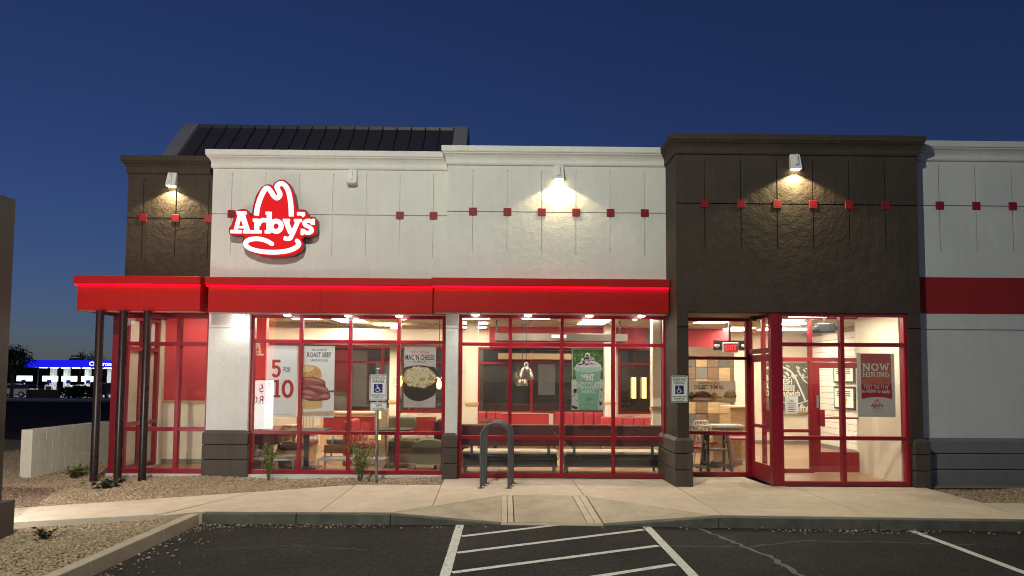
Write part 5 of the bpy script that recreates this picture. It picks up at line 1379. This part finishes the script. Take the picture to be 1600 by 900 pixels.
# long sandwich banner
YW3 = YE+.066
t, A, shape, line, word, st = poster('sandwich_banner', 'wide tan banner of sandwiches reading collect them all', YW3, (1077, 595, 1149.5, 628), 9, (1074, 580), 'paperwarm', 'banner')
word('SANDWICHES', 152, 455, 150, 184, 'redink', .02); word('COLLECT THEM ALL', 92, 518, 192, 250, 'ink', .02)
shape([(20, 405), (675, 395), (675, 432), (20, 432)], 'board', smooth=False)
def burger(cx, cy, w, h):
    shape([(cx-w, cy+h*.9), (cx+w, cy+h*.85), (cx+w*.9, cy+h*1.25), (cx-w*.9, cy+h*1.3)], 'bunpale'); shape([(cx-w*1.05, cy+h*.45), (cx, cy+h*.35), (cx+w*1.05, cy+h*.5), (cx+w, cy+h*.95), (cx-w, cy+h*.95)], 'meatdark')
    shape([(cx-w, cy+h*.35), (cx-w*.3, cy+h*.5), (cx+w*.4, cy+h*.35), (cx+w*1.05, cy+h*.5), (cx+w*.5, cy+h*.68), (cx-w*.5, cy+h*.66)], 'lettuce'); shape([(cx-w*.9, cy+h*.62), (cx, cy+h*.7), (cx+w*.9, cy+h*.62), (cx+w*.7, cy+h*.84), (cx-w*.7, cy+h*.84)], 'meatlight')
    shape([(cx-w, cy+h*.4), (cx-w*.85, cy), (cx, cy-h*.32), (cx+w*.85, cy), (cx+w, cy+h*.4), (cx, cy+h*.5)], 'bun'); shape([(cx-w*.6, cy), (cx, cy-h*.22), (cx+w*.5, cy-h*.05), (cx, cy+h*.1)], 'bunlight')
burger(212, 300, 105, 66); burger(600, 290, 76, 82); burger(54, 310, 36, 78)
shape([(310, 385), (350, 310), (390, 292), (420, 330), (390, 390)], 'bun'); shape([(350, 395), (410, 320), (430, 350), (400, 402)], 'meatlight'); shape([(410, 345), (488, 345), (492, 400), (405, 402)], 'bunpale'); shape([(405, 362), (490, 360), (490, 376), (405, 380)], 'meat')
text("MARKET FRESH SANDWICHES", t, 'whiteink', AX(1118, YW3, 664), YW3, AZ(664.5, YW3, 1118), .075, AX(1162, YW3)-AX(1084, YW3), .005, depth=0)
# hiring notice
YW4 = YV+.066
t, A, shape, line, word, st = poster('hiring_notice', 'red and grey notice reading now hiring in the lobby window', YW4, (1340.6, 552.5, 1397, 651.5), 7.83, (1335, 545), 'soffit', 'notice')
shape([(74, 62), (442, 62), (462, 618), (380, 596), (275, 588), (170, 598), (88, 618)], 'redink', smooth=False)
word('NOW', 98, 428, 178, 270, 'whiteink', kind=slab); word('HIRING', 100, 430, 284, 344, 'whiteink', kind=slab)
word('TEXT "AZ 7116"', 112, 424, 438, 484, 'whiteink', .015); word('to 85000 to apply.', 94, 440, 498, 534, 'whiteink', .03)
def mini(u0, u1, v0, v1, m):
    (xa, za), (xb, zb) = A(u0, v1), A(u1, v0); s = (xb-xa)/840; cx, cz = (xa+xb)/2, (za+zb)/2; st['n'] += 1; y = YW4-.0004*st['n']
    T = lambda P: [(cx+(u-500)*s, cz-(v-430)*s) for u, v in P]; mb = MB()
    mb.ribbon(smooth_pts(T([(333,402),(345,310),(376,210),(430,135),(494,214),(530,230),(550,190),(522,122),(560,92),(620,140),(652,250),(668,408)]), 4), 40*s, y, .0002)
    mb.ribbon(smooth_pts(T([(486,676),(400,634),(300,634),(240,672),(300,735),(450,757),(620,745),(740,685),(728,646)]), 4), 40*s, y-.0002, .0002)
    mb.build('emblem', m, t); text("Arby's", t, m, cx, y, cz-50*s, 200*s, 830*s, .05, depth=0)
mini(200, 348, 612, 748, 'redink')
line([(208, 767), (354, 767)], .003, 'ink', smooth=False); line([(246, 818), (316, 818)], .002, 'ink', smooth=False)
# mural, small notice, lit menus, exit sign
a, b = at(1195, 645, 19.9), at(1268, 564, 19.9)
t = thing('chalk_mural', 'large chalkboard mural of white lettering in a wood frame', 'mural', ((a.x+b.x)/2, 19.9, a.z))
MB().box(a.x, b.x, 19.93, 19.975, a.z, b.z).build('chalkboard', 'chalk', t)
mb = MB()
for c in ((a.x, a.x+.06, a.z, b.z), (b.x-.06, b.x, a.z, b.z)): mb.box(c[0], c[1], 19.90, 19.93, c[2], c[3])
for c in ((a.x+.06, b.x-.06, a.z, a.z+.06), (a.x+.06, b.x-.06, b.z-.06, b.z)): mb.box(c[0], c[1], 19.90, 19.93, c[2], c[3])
mb.build('wood_frame', 'trimwood', t)
mb = MB(); C = lambda px, py: (at(px, py, 19.9).x, at(px, py, 19.9).z); n = 0
for P, w in (([(1197, 575), (1220, 573), (1238, 582), (1250, 605), (1259, 626)], .05), ([(1246, 574), (1254, 590), (1260, 597), (1266, 600)], .035), ([(1222, 628), (1245, 631), (1266, 625)], .03)):
    mb.ribbon(smooth_pts([C(*p) for p in P], 5), w, 19.929-.0006*n, .0006); n += 1
q = random.Random(6)
for i in range(46):
    px, py = q.uniform(1198, 1266), q.choice([q.uniform(571, 582), q.uniform(584, 590)]); mb.ribbon([C(px, py), C(px+q.uniform(-3, 4), py+q.uniform(-3, 3)), C(px+q.uniform(0, 5), py+q.uniform(-1, 3))], .03, 19.927-.0004*n, .0004); n += 1
mb.build('chalk_drawing', 'chalkwhite', t)
for body_, px, py, h, w in (('FRESH', 1226, 596, .16, .42), ('CHEESE', 1228, 606, .15, .52), ('Sandwich', 1232, 614, .17, .66), ('crafted', 1252, 637, .22, .75), ('BEST', 1206, 590, .16, .35), ('SLICED', 1206, 602, .15, .40), ('DAILY', 1208, 614, .15, .40)):
    p = at(px, py, 19.9); text(body_, t, 'chalkwhite', p.x, 19.905, p.z, h, w, .03)
a, b = at(1227, 646.5, 13.82), at(1247, 619.5, 13.82)
t = thing('paper_notice', 'small white paper notice taped to the lobby glass', 'notice', ((a.x+b.x)/2, 13.82, a.z))
MB().box(a.x, b.x, 13.822, 13.825, a.z, b.z).build('sheet', 'paper', t)
text("Arby's", t, 'ink', (a.x+b.x)/2, 13.8215, b.z-.085, .03, .08, .03, depth=0); text('PARTNER HIRING', t, 'ink', (a.x+b.x)/2, 13.8215, b.z-.14, .022, .17, .02, depth=0)
for i in range(4): MB().box((a.x+b.x)/2-.07, (a.x+b.x)/2+.07-.02*(i % 2), 13.8212, 13.8216, b.z-.19-.035*i, b.z-.18-.035*i).build('print_line', 'ink', t)
for py0, py1, lab in ((569, 599, 'upper lit menu panel on the tiled corridor wall'), (604, 640, 'lower lit menu panel on the tiled corridor wall')):
    za, zb = AZ(py1, 17.6, 1335), AZ(py0, 17.6, 1335)
    t = thing('menu_panel', lab, 'menu board', (8.57, 17.7, za), 'lit menu panels in the corridor')
    MB().box(8.53, 8.585, 17.15, 18.25, za, zb).build('panel_case', 'black', t, bevel=.006)
    MB().box(8.522, 8.529, 17.22, 18.18, za+.05, zb-.05).build('lit_menu', 'menuglow', t)
    MB().prism(circle_pts(17.7, (za+zb)/2-.05, .17, 18), -.003, 0, lambda a_, c_, k: (8.521+k, a_, c_)).build('menu_picture', 'bun', t)
    for i in range(3): MB().box(8.5195, 8.5215, 17.35, 18.05, zb-.14-.05*i, zb-.115-.05*i).build('menu_line', 'redink' if i == 0 else 'ink', t)
x, z = AX(1142, 15.5, 540), AZ(543, 15.5, 1142)
t = thing('exit_sign', 'lit red exit sign with twin emergency lamps', 'exit sign', (x, 15.5, z-.15))
MB().box(x-.17, x+.17, 15.5, 15.56, z-.11, z+.11).build('sign_case', 'lampwhite', t, bevel=.008); MB().box(x-.35, x+.35, 15.565, 15.62, z-.06, z+.16).build('lamp_bracket', 'black', t)
MB().box(x-.15, x+.15, 15.49, 15.4985, z-.09, z+.09).build('sign_lens', mat('exit_lens', (.5, .03, .03), .4), t)
text('EXIT', t, 'exitglow', x, 15.489, z, .12, .25, .02)
for s in (-1, 1): MB().lathe([(.03, 0), (.06, .03), (.055, .07)], (x+s*.30, 15.52, z+.0), 12).build('emergency_lamp', 'lampwhite', t, smooth=True)
MB().box(x-.02, x+.02, 15.56, 15.6, z+.11, ZC).build('hanger', 'black', t)

# ------------------------------------------------------------------ ceiling fittings
LIGHT = None
def ceiling_light(x, y, w, l, label):
    t = thing('ceiling_light', label, 'ceiling light', (x, y, ZC-.03), 'fluorescent panels in the shop ceiling')
    mb = MB(); z = ZC-.022
    mb.box(x-w/2-.03, x-w/2, y-l/2-.03, y+l/2+.03, z, ZC-.010); mb.box(x+w/2, x+w/2+.03, y-l/2-.03, y+l/2+.03, z, ZC-.010); mb.box(x-w/2, x+w/2, y-l/2-.03, y-l/2, z, ZC-.010); mb.box(x-w/2, x+w/2, y+l/2, y+l/2+.03, z, ZC-.010)
    mb.build('light_frame', 'tbar', t); MB().box(x-w/2, x+w/2, y-l/2, y+l/2, z+.002, ZC-.012).build('diffuser', 'panel', t)
for px, y, w, l, lab in ((546, 16.4, .62, 1.22, 'ceiling panel light above the poster window table'), (606, 19.0-1.3, .62, .62, 'small far ceiling light over the olive booth'), (470, 15.6, .62, 1.22, 'ceiling panel light behind the roast beef poster'), (655, 15.4, .62, 1.0, 'ceiling panel light near the narrow white pier'),
        (742, 15.6, .62, .40, 'nearest bright strip in the receding row of ceiling lights'), (742, 17.0, .62, .40, 'second bright strip in the receding row of ceiling lights'), (741, 18.4, .62, .30, 'third bright strip in the receding row of ceiling lights'), 
        (927, 16.5, .62, 1.22, 'ceiling panel light above the shake poster'), (838, 15.3, .62, .62, 'ceiling panel light above the dome pendant'), (1000, 15.0, .62, .9, 'ceiling panel light by the cream column'),
        (1117, 15.9, .70, 1.1, 'ceiling panel light over the set back window'), (1150, 18.4, .62, 1.2, 'far ceiling panel light behind the exit sign'), (1145, 21, 1.2, .6, 'farthest ceiling light beyond the exit sign'),
        (1230, 16.6, .7, .8, 'corridor ceiling light behind the dark heater'), (1225, 18.3, 1.2, .6, 'corridor ceiling light in front of the mural'), (1322, 18.6, 1.0, .6, 'corridor ceiling light above the menu panels'),  (350, 17, .62, 1.22, 'ceiling panel light hidden behind the white pier')):
    ceiling_light(AX(px, y, 505), y, w, l, lab)
t = thing('lobby_light', 'bright wide panel light in the lobby ceiling', 'ceiling light', (AX(1271, 12.72, 494), 12.72, 3.0))
x = AX(1271, 13.3, 494); MB().box(x-.39, x+.39, 13.0, 13.62, 3.008, 3.028).build('light_frame', 'tbar', t); MB().box(x-.36, x+.36, 13.03, 13.59, 3.002, 3.0075).build('diffuser', 'lobbypanel', t)
x = AX(1330, 12.5); t = thing('lobby_light', 'small added panel light, unseen, just inside the lobby front glass', 'ceiling light', (x, 12.5, 3.0))  # added out of sight to brighten the lobby and inner door
MB().box(x-.34, x+.34, 12.24, 12.76, 3.008, 3.028).build('light_frame', 'tbar', t); MB().box(x-.31, x+.31, 12.27, 12.73, 3.002, 3.0075).build('diffuser', 'lobbypanel', t)
x = -6.25; t = thing('added_corner_light', 'added unseen panel light in the ceiling of the corner bay', 'ceiling light', (x, 14.05, ZC))  # added out of sight to lighten the walls of the bay
MB().box(x-.39, x+.39, 13.82, 14.28, ZC-.02, ZC-.010).build('light_frame', 'tbar', t); MB().box(x-.25, x+.25, 13.88, 14.22, ZC-.026, ZC-.0205).build('diffuser', 'lobbypanel', t)
x, z = AX(1293, 13.3, 512), AZ(512, 13.3, 1293)
t = thing('air_heater', 'dark box heater hung over the lobby door', 'heater', (x, 13.45, z-.1))
MB().box(x-.16, x+.16, 13.3, 13.6, z-.09, z+.09).build('heater_case', 'black', t, bevel=.02); MB().box(x-.22, x+.22, 13.35, 13.55, z-.05, z+.03).build('side_bracket', 'black', t, bevel=.01)
MB().box(x-.02, x+.02, 13.42, 13.46, z+.09, 3.1).build('hanger', 'black', t)
for i in range(4): MB().box(x-.13, x+.13, 13.292, 13.299, z-.06+.035*i, z-.045+.035*i).build('louvre', 'pole', t)
x, z = AX(1178, 12.9, 503), AZ(503, 12.9, 1178)
t = thing('security_camera', 'small black and white camera under the entrance soffit', 'camera', (x, 12.9, z))
MB().lathe([(.05, 0), (.075, .03), (.08, .075)], (x, 12.9, ZO-.08), 16).build('camera_dome', 'black', t, smooth=True); MB().box(x-.03, x+.14, 12.88, 12.97, ZO-.06, ZO-.001).build('camera_bracket', 'lampwhite', t, bevel=.008)
# long hanging housing and pendants
xa, xb = AX(773, 16, 526), AX(981, 16, 526); za, zb = AZ(533, 16, 870), AZ(521, 16, 870)
t = thing('hanging_housing', 'long taupe housing hung on rods above the red booths', 'hanging light', ((xa+xb)/2, 16.1, za))
MB().box(xa, xb, 16, 16.3, za, zb).build('housing', 'hood', t, bevel=.01); MB().box(xa+.05, xb-.05, 16.05, 16.25, za-.012, za-.002).build('housing_slot', 'black', t)
for px in (776, 969): x = AX(px, 16.1, 500); MB().tube([(x, 16.15, zb), (x, 16.15, ZC)], .02, 6).build('rod', 'black', t)
x0, x1 = AX(862, 16, 527), AX(885, 16, 527); MB().box(x0, x1, 15.985, 15.999, za+.07, zb-.03).build('vent_plate', 'lampwhite', t)
def pendant(px, py, y, r_, label):
    x, z = AX(px, y, py), AZ(py, y, px)
    t = thing('pendant_lamp', label, 'pendant lamp', (x, y, z), 'domed pendant lamps over the booths')
    MB().lathe([(r_, 0), (r_, .03), (r_*.9, .12), (r_*.62, .21), (r_*.3, .26), (r_*.28, .33), (r_*.12, .36)], (x, y, z), 24).build('lamp_shade', 'brass', t, smooth=True)
    MB().lathe([(r_*.93, 0), (r_*.93, .02)], (x, y, z-.012), 24).build('shade_opening', 'beige', t)
    MB().tube([(x, y, z+.35), (x, y, ZC)], .008, 6).build('cord', 'black', t)
pendant(822, 592, 15.2, .165, 'domed bronze pendant lamp above the benches'); pendant(816, 602, 17.2, .15, 'smaller domed pendant farther back under the first')
def bulb(px, py, y, label):
    x, z = AX(px, y, py), AZ(py, y, px)
    t = thing('bulb_pendant', label, 'pendant lamp', (x, y, z-.1), 'amber bulb pendants')
    MB().lathe([(.02, -.10), (.045, -.07), (.052, 0), (.03, .08), (.018, .12)], (x, y, z), 14).build('amber_bulb', 'bulb', t, smooth=True)
    MB().lathe([(.12, -.12), (.15, -.05), (.15, .03), (.10, .12), (.03, .16)], (x, y, z), 18).build('glass_shade', 'glass', t, smooth=True)
    MB().tube([(x, y, z+.12), (x, y, ZC)], .008, 6).build('cord', 'black', t)
bulb(625, 596, 15.6, 'amber bulb pendant left of the macaroni poster'); bulb(686, 600, 15.0, 'amber bulb pendant at the right edge of the macaroni poster')
for px in (990, 1006):
    x = AX(px, 18.97, 606); z = AZ(606, 18.97, px)
    t = thing('wall_light', 'glowing yellow tube light nearer the shake poster' if px == 990 else 'glowing yellow tube light nearer the cream column', 'wall light', (x, 18.95, z-.3), 'yellow tube lights on the rear glass')
    MB().tube([(x, 18.93, z-.28), (x, 18.93, z+.28)], .06, 12).build('light_tube', 'warmglow', t, smooth=True); MB().box(x-.03, x+.03, 18.94, 18.995, z-.33, z+.33).build('light_bracket', 'black', t)

# ------------------------------------------------------------------ furniture
def window_bench(px0, px1, label):
    y = 13.42; x0, x1 = AX(px0, y), AX(px1, y)
    t = thing('window_bench', label, 'bench', ((x0+x1)/2, y, 0), 'benches backing onto the window')
    MB().box(x0, x1, y, y+.09, AZ(697, y), AZ(666, y)).build('backrest', 'maroon', t, bevel=.02, seg=3)
    MB().box(x0-.005, x1+.005, y-.006, y+.096, AZ(666, y)+.001, AZ(664.5, y)+.012).build('back_cap', 'walnut', t)
    MB().box(x0+.02, x1-.02, y+.06, y+.60, .36, .42).build('seat', 'beige', t, bevel=.025, seg=3)
    MB().box(x0+.03, x1-.03, y+.07, y+.58, .13, .355).build('seat_box', 'darkvinyl', t, bevel=.03, seg=3)
    mb = MB(); mb.box(x0+.01, x1-.01, y+.03, y+.055, .27, .295); mb.box(x0+.01, x1-.01, y+.03, y+.055, .13, .155); mb.build('rail', 'greysteel', t)
    for x in (x0+.20, x1-.20): MB().box(x-.025, x+.025, y+.03, y+.055, .295, .60).build('back_support', 'greysteel', t)
    for x in (x0+.05, x1-.09):
        for yy in (y+.03, y+.53): MB().box(x, x+.04, yy, yy+.04, 0, .13).build('leg', 'greysteel', t)
window_bench(721, 874, 'long maroon window bench behind the bike rack'); window_bench(881, 1036, 'long maroon window bench under the shake poster')
TUFT = {}
def tuft_booth(x0, x1, y, z0, z1, label, m='vinylred', group='tufted red booths', seat=True, n=None, top=None):
    t = thing('tufted_booth', label, 'booth', ((x0+x1)/2, y, 0), group)
    n = n or max(3, round((x1-x0)/.24)); w = (x1-x0)/n
    for i in range(n):
        a = x0+i*w
        MB().box(a+.004, a+w-.004, y-.09, y, z0, z1).build('tuft', m, t, bevel=.035, seg=3)
    MB().box(x0-.02, x1+.02, y+.001, y+.06, 0, z1-.03).build('back_panel', m, t)
    if seat:
        MB().box(x0, x1, y-.55, y-.095, .34, .46).build('seat', 'maroon' if m == 'vinylred' else m, t, bevel=.03, seg=3); MB().box(x0+.02, x1-.02, y-.50, y-.1, 0, .335).build('base', 'walnut', t)
    if top: MB().box(x0-.03, x1+.03, y-.10, y+.10, z1+.001, z1+.03).build('back_cap', top, t)
yb_ = 18.55
tuft_booth(AX(747, yb_), AX(830, yb_), yb_, .45, AZ(643, yb_), 'tufted red booth below the rear window beside the cream column'); tuft_booth(AX(866, yb_), AX(942, yb_), yb_, .45, AZ(643, yb_), 'tufted red booth below the shake poster')
tuft_booth(AX(938, 17.2), AX(1022, 17.2), 17.2, .40, AZ(650, 17.2), 'tufted red booth beneath the two yellow lights')
def panel_booth(px0, px1, y, py0, py1, label, m='inred', base='walnut', rot=0):
    x0, x1 = AX(px0, y), AX(px1, y)
    t = thing('panel_booth', label, 'booth', ((x0+x1)/2, y, 0), 'flat backed red booths')
    zt, zb = AZ(py0, y), AZ(py1, y)
    MB().box(x0, x1, y, y+.10, zb, zt).build('backrest', m, t, bevel=.012)
    MB().box(x0-.006, x1+.006, y-.006, y+.106, zt+.001, zt+.02).build('back_cap', 'trimwood', t)
    MB().box(x0+.03, x1-.03, y+.12, y+.62, .33, .47).build('seat', 'olive', t, bevel=.05, seg=3)
    MB().box(x0+.02, x1-.02, y+.02, y+.06, .16, .34).build('apron', base, t)
    for x in (x0+.18, x1-.22): MB().box(x, x+.04, y+.03, y+.07, .34, zb).build('back_support', 'alu', t)
    for x in (x0+.03, x1-.07):
        for yy in (y+.02, y+.55): MB().box(x, x+.04, yy, yy+.04, 0, .16).build('leg', 'alu', t)
panel_booth(783, 858, 16.2, 647, 664, 'low red booth back in front of the rear booths, under the pendant'); panel_booth(506, 588, 15.4, 653, 681, 'flat red booth behind the roast beef poster window'); panel_booth(604, 682, 15.6, 653, 681, 'flat red booth below the macaroni poster')
def end_booth(px, y, w, py0, py1, label, m='vinylred'):
    """booth seen from its end: tufted back running away from the window"""
    x = AX(px, y); zt, zb = AZ(py0, y), AZ(py1, y); t = thing('tufted_booth', label, 'booth', (x, y, 0), 'booths seen end on')
    n = 5; L = .26
    for i in range(n): MB().box(x, x+w, y+i*L+.004, y+(i+1)*L-.004, zb, zt).build('tuft', m, t, bevel=.045, seg=3)
    MB().box(x-.05, x-.001, y, y+n*L, 0, zt-.04).build('back_panel', m, t); MB().box(x+w+.001, x+w+.48, y+.03, y+n*L, .34, .46).build('seat', m, t, bevel=.04, seg=3)
    MB().box(x+w, x+w+.44, y+.06, y+n*L-.03, .02, .335).build('base', 'wood', t)
end_booth(541, 14.6, .14, 658, 700, 'tufted red booth standing end on behind the bushy sapling'); end_booth(396, 14.2, .5, 674, 697, 'dark tufted booth at the white pier, below the price poster', 'maroon')
end_booth(683, 14.1, .15, 656, 700, 'dark tufted booth end beside the narrow white pier', 'maroon')
def ottoman(px0, px1, y, label, m='olive'):
    x0, x1 = AX(px0, y), AX(px1, y); t = thing('upholstered_stool', label, 'stool', ((x0+x1)/2, y, 0))
    P = [(x0, .16), (x1, .16), (x1, .50), (x1-.05, .58), ((x0+x1)/2, .60), (x0+.12, .55), (x0+.03, .42), (x0-.01, .28)]
    MB().prism(closed_smooth(P, 3), y, y+.62).build('seat', m, t, bevel=.05, seg=3)
    mb = MB(); mb.box(x0, x1, y+.02, y+.05, .12, .15); mb.box(x0, x1, y+.55, y+.58, .12, .15); mb.build('frame', 'alu', t)
    for x in (x0+.03, x1-.07):
        for yy in (y+.02, y+.55): MB().box(x, x+.035, yy, yy+.03, 0, .12).build('leg', 'alu', t)
ottoman(641, 690, 13.75, 'rounded olive stool with metal legs in the poster window')
x0, x1 = AX(600, 15.1), AX(650, 15.1)
t = thing('olive_bolster', 'olive rolled bench back below the macaroni poster', 'bench', ((x0+x1)/2, 15.2, 0))
MB().box(x0, x1, 15.1, 15.35, AZ(672, 15.1), AZ(651, 15.1)).build('backrest', 'olive', t, bevel=.07, seg=4); MB().box(x0, x1, 15.1, 15.5, .30, .46).build('seat', 'olive', t, bevel=.05, seg=3); MB().box(x0+.05, x1-.05, 15.15, 15.4, 0, .30).build('base', 'walnut', t); MB().box(x0+.3, x0+.36, 15.2, 15.3, .46, AZ(672, 15.1)).build('back_support', 'alu', t)
def table(px0, px1, y, d, label, post=None, zt=.76, group='dark tables by the poster window'):
    x0, x1 = AX(px0, y), AX(px1, y); t = thing('dining_table', label, 'table', ((x0+x1)/2, y, 0), group)
    MB().box(x0, x1, y, y+d, zt-.035, zt).build('table_top', 'tabletop', t, bevel=.008)
    xp = AX(post, y+d/2) if post else (x0+x1)/2
    MB().box(xp-.045, xp+.045, y+d/2-.045, y+d/2+.045, .02, zt-.036).build('pedestal', 'black', t); MB().box(xp-.25, xp+.25, y+d/2-.25, y+d/2+.25, .0, .02).build('foot', 'black', t, bevel=.006)
table(444, 506, 13.85, .75, 'dark pedestal table behind the roast beef poster', 481); table(592, 642, 14.2, .7, 'dark pedestal table behind the parking sign', 621)
table(1085, 1130, 14.5, .6, 'small table at the set back window', None, .74, None); table(748, 800, 17.6, .7, 'table in front of the rear booths', None, .74, None)
def frame_bench(px0, px1, y, label):
    x0, x1 = AX(px0, y), AX(px1, y); t = thing('metal_frame_stand', label, 'stand', ((x0+x1)/2, y, 0), 'low metal frames by the poster window'); z, d = .25, .55
    mb = MB(); mb.box(x0, x1, y, y+.035, z-.035, z); mb.box(x0, x1, y+d, y+d+.035, z-.035, z); mb.box(x0, x0+.035, y+.035, y+d, z-.035, z); mb.box(x1-.035, x1, y+.035, y+d, z-.035, z); mb.build('frame', 'alu', t)
    MB().box(x0+.035, x1-.035, y+.03, y+d+.003, z-.026, z-.012).build('shelf', 'highwood', t)
    for x in (x0, x1-.035):
        for yy in (y, y+d): MB().box(x, x+.035, yy, yy+.035, 0, z-.036).build('leg', 'alu', t)
frame_bench(396, 462, 13.55, 'low metal frame stand below the price poster'); frame_bench(497, 602, 13.55, 'wide low metal frame stand behind the bushy sapling')
def slat_chair(x, y, rot, label, m='alu', seat='vinylred', group='slat backed chairs'):
    t = thing('slat_chair', label, 'chair', (0, 0, 0), group); O = (0, 0, 0)
    MB().box(-.20, .20, -.20, .20, .44, .475).build('seat', seat, t, bevel=.012, origin=O)
    for sx in (-1, 1):
        MB().tube([(sx*.18, -.19, 0), (sx*.18, -.18, .44)], .014, 8).build('leg', m, t, origin=O); MB().tube([(sx*.19, .24, 0), (sx*.18, .18, .45), (sx*.18, .26, .88)], .015, 8).build('leg', m, t, origin=O)
        MB().tube([(sx*.2, .2, .65), (sx*.23, -.12, .66), (sx*.19, -.18, .45)], .012, 8).build('armrest', m, t, origin=O)
    MB().tube([(-.18, .26, .88), (0, .275, .90), (.18, .26, .88)], .016, 8).build('back_rail', m, t, origin=O)
    for i in range(4): MB().tube([(-.11+.073*i, .185, .47), (-.11+.073*i, .262, .88)], .010, 6).build('back_slat', m, t, origin=O)
    t.location = (x, y, 0); t.rotation_euler = (0, 0, R(rot)); return t
slat_chair(AX(482, 16.6), 16.6, 180, 'slat backed chair behind the roast beef poster'); slat_chair(AX(425, 15.6), 15.6, 60, 'red seated chair behind the price poster')
slat_chair(AX(1092, 14.1), 14.15, 170, 'metal chair nearest the brown pier in the set back window'); slat_chair(AX(1108, 15.1), 15.2, 20, 'metal chair behind the wooden high chair')
def red_stool(px, y, label):
    x = AX(px, y); t = thing('red_stool', label, 'stool', (x, y, 0))
    MB().box(x-.20, x+.20, y-.17, y+.17, .60, .65).build('seat', 'vinylred', t, bevel=.018, seg=3)
    for sx in (-1, 1):
        for sy in (-1, 1): MB().tube([(x+sx*.19, y+sy*.16, 0), (x+sx*.17, y+sy*.14, .60)], .013, 8).build('leg', 'alu', t)
    mb = MB(); mb.box(x-.18, x+.18, y-.155, y-.135, .2, .22); mb.box(x-.18, x+.18, y+.135, y+.155, .2, .22); mb.build('footrest', 'alu', t)
red_stool(1154, 14.2, 'red topped metal stool beside the entrance door')
def high_chair(px, y, w, h, label, m='highwood', rot=0):
    t = thing('high_chair', label, 'high chair', (0, 0, 0), 'wooden high chairs'); O = (0, 0, 0)
    for sx in (-1, 1):
        MB().bar((sx*w*.5, -.24, 0), (sx*w*.40, -.10, h), .05, .035).build('leg', m, t, origin=O); MB().bar((sx*w*.5, .26, 0), (sx*w*.40, .10, h), .05, .035).build('leg', m, t, origin=O)
        MB().bar((sx*w*.42, -.16, h*.78), (sx*w*.42, .16, h*.78), .03, .045).build('side_rail', m, t, origin=O)
        MB().bar((sx*w*.485, -.22, .10), (sx*w*.485, .23, .10), .03, .05).build('side_rail', m, t, origin=O)
    MB().box(-w*.42, w*.42, -.13, .13, h-.03, h+.02).build('tray_rail', m, t, origin=O, bevel=.008); MB().box(-w*.40, w*.40, -.17, .15, h*.58, h*.61).build('seat', m, t, origin=O)
    MB().bar((-w*.46, -.205, h*.22), (w*.46, -.205, h*.22), .035, .05).build('front_rail', m, t, origin=O); MB().bar((-w*.46, .225, h*.22), (w*.46, .225, h*.22), .035, .05).build('back_rail', m, t, origin=O)
    t.location = (AX(px, y), y, 0); t.rotation_euler = (0, 0, R(rot))
high_chair(1118, 13.75, .46, .76, 'grey wooden high chair in the set back window'); high_chair(458, 14.6, .44, .80, 'wooden high chair behind the price poster', 'wood', 75)
def divider():
    x, y = AX(596, 14.9), 14.9
    t = thing('wood_divider', 'wooden divider post with small amber windows', 'divider', (x, y, 0)); MB().box(x-.13, x+.13, y, y+.2, 0, 1.15).build('post', 'wood', t)
    for z in (.50, .93): MB().box(x-.09, x-.0, y-.006, y-.001, z, z+.16).build('amber_window', 'warmglow', t)
divider()
x0, x1 = AX(500, 17.0), AX(592, 17.0); t = thing('service_counter', 'pale topped low counter behind the flat red booth', 'counter', ((x0+x1)/2, 17.2, 0))
MB().box(x0, x1, 17.1, 17.5, 0, .93).build('counter_front', 'wood', t); MB().box(x0-.03, x1+.03, 17.05, 17.55, .931, .97).build('counter_top', 'beige', t)
x0, x1 = AX(1112, 15.0), AX(1163, 15.0); t = thing('condiment_counter', 'white topped wooden counter behind the high chair', 'counter', ((x0+x1)/2, 15.2, 0))
MB().box(x0+.04, x1-.04, 15.05, 15.5, 0, .78).build('counter_front', 'wood', t); MB().box(x0, x1, 15.0, 15.55, .781, .83).build('counter_top', 'creamtile', t)
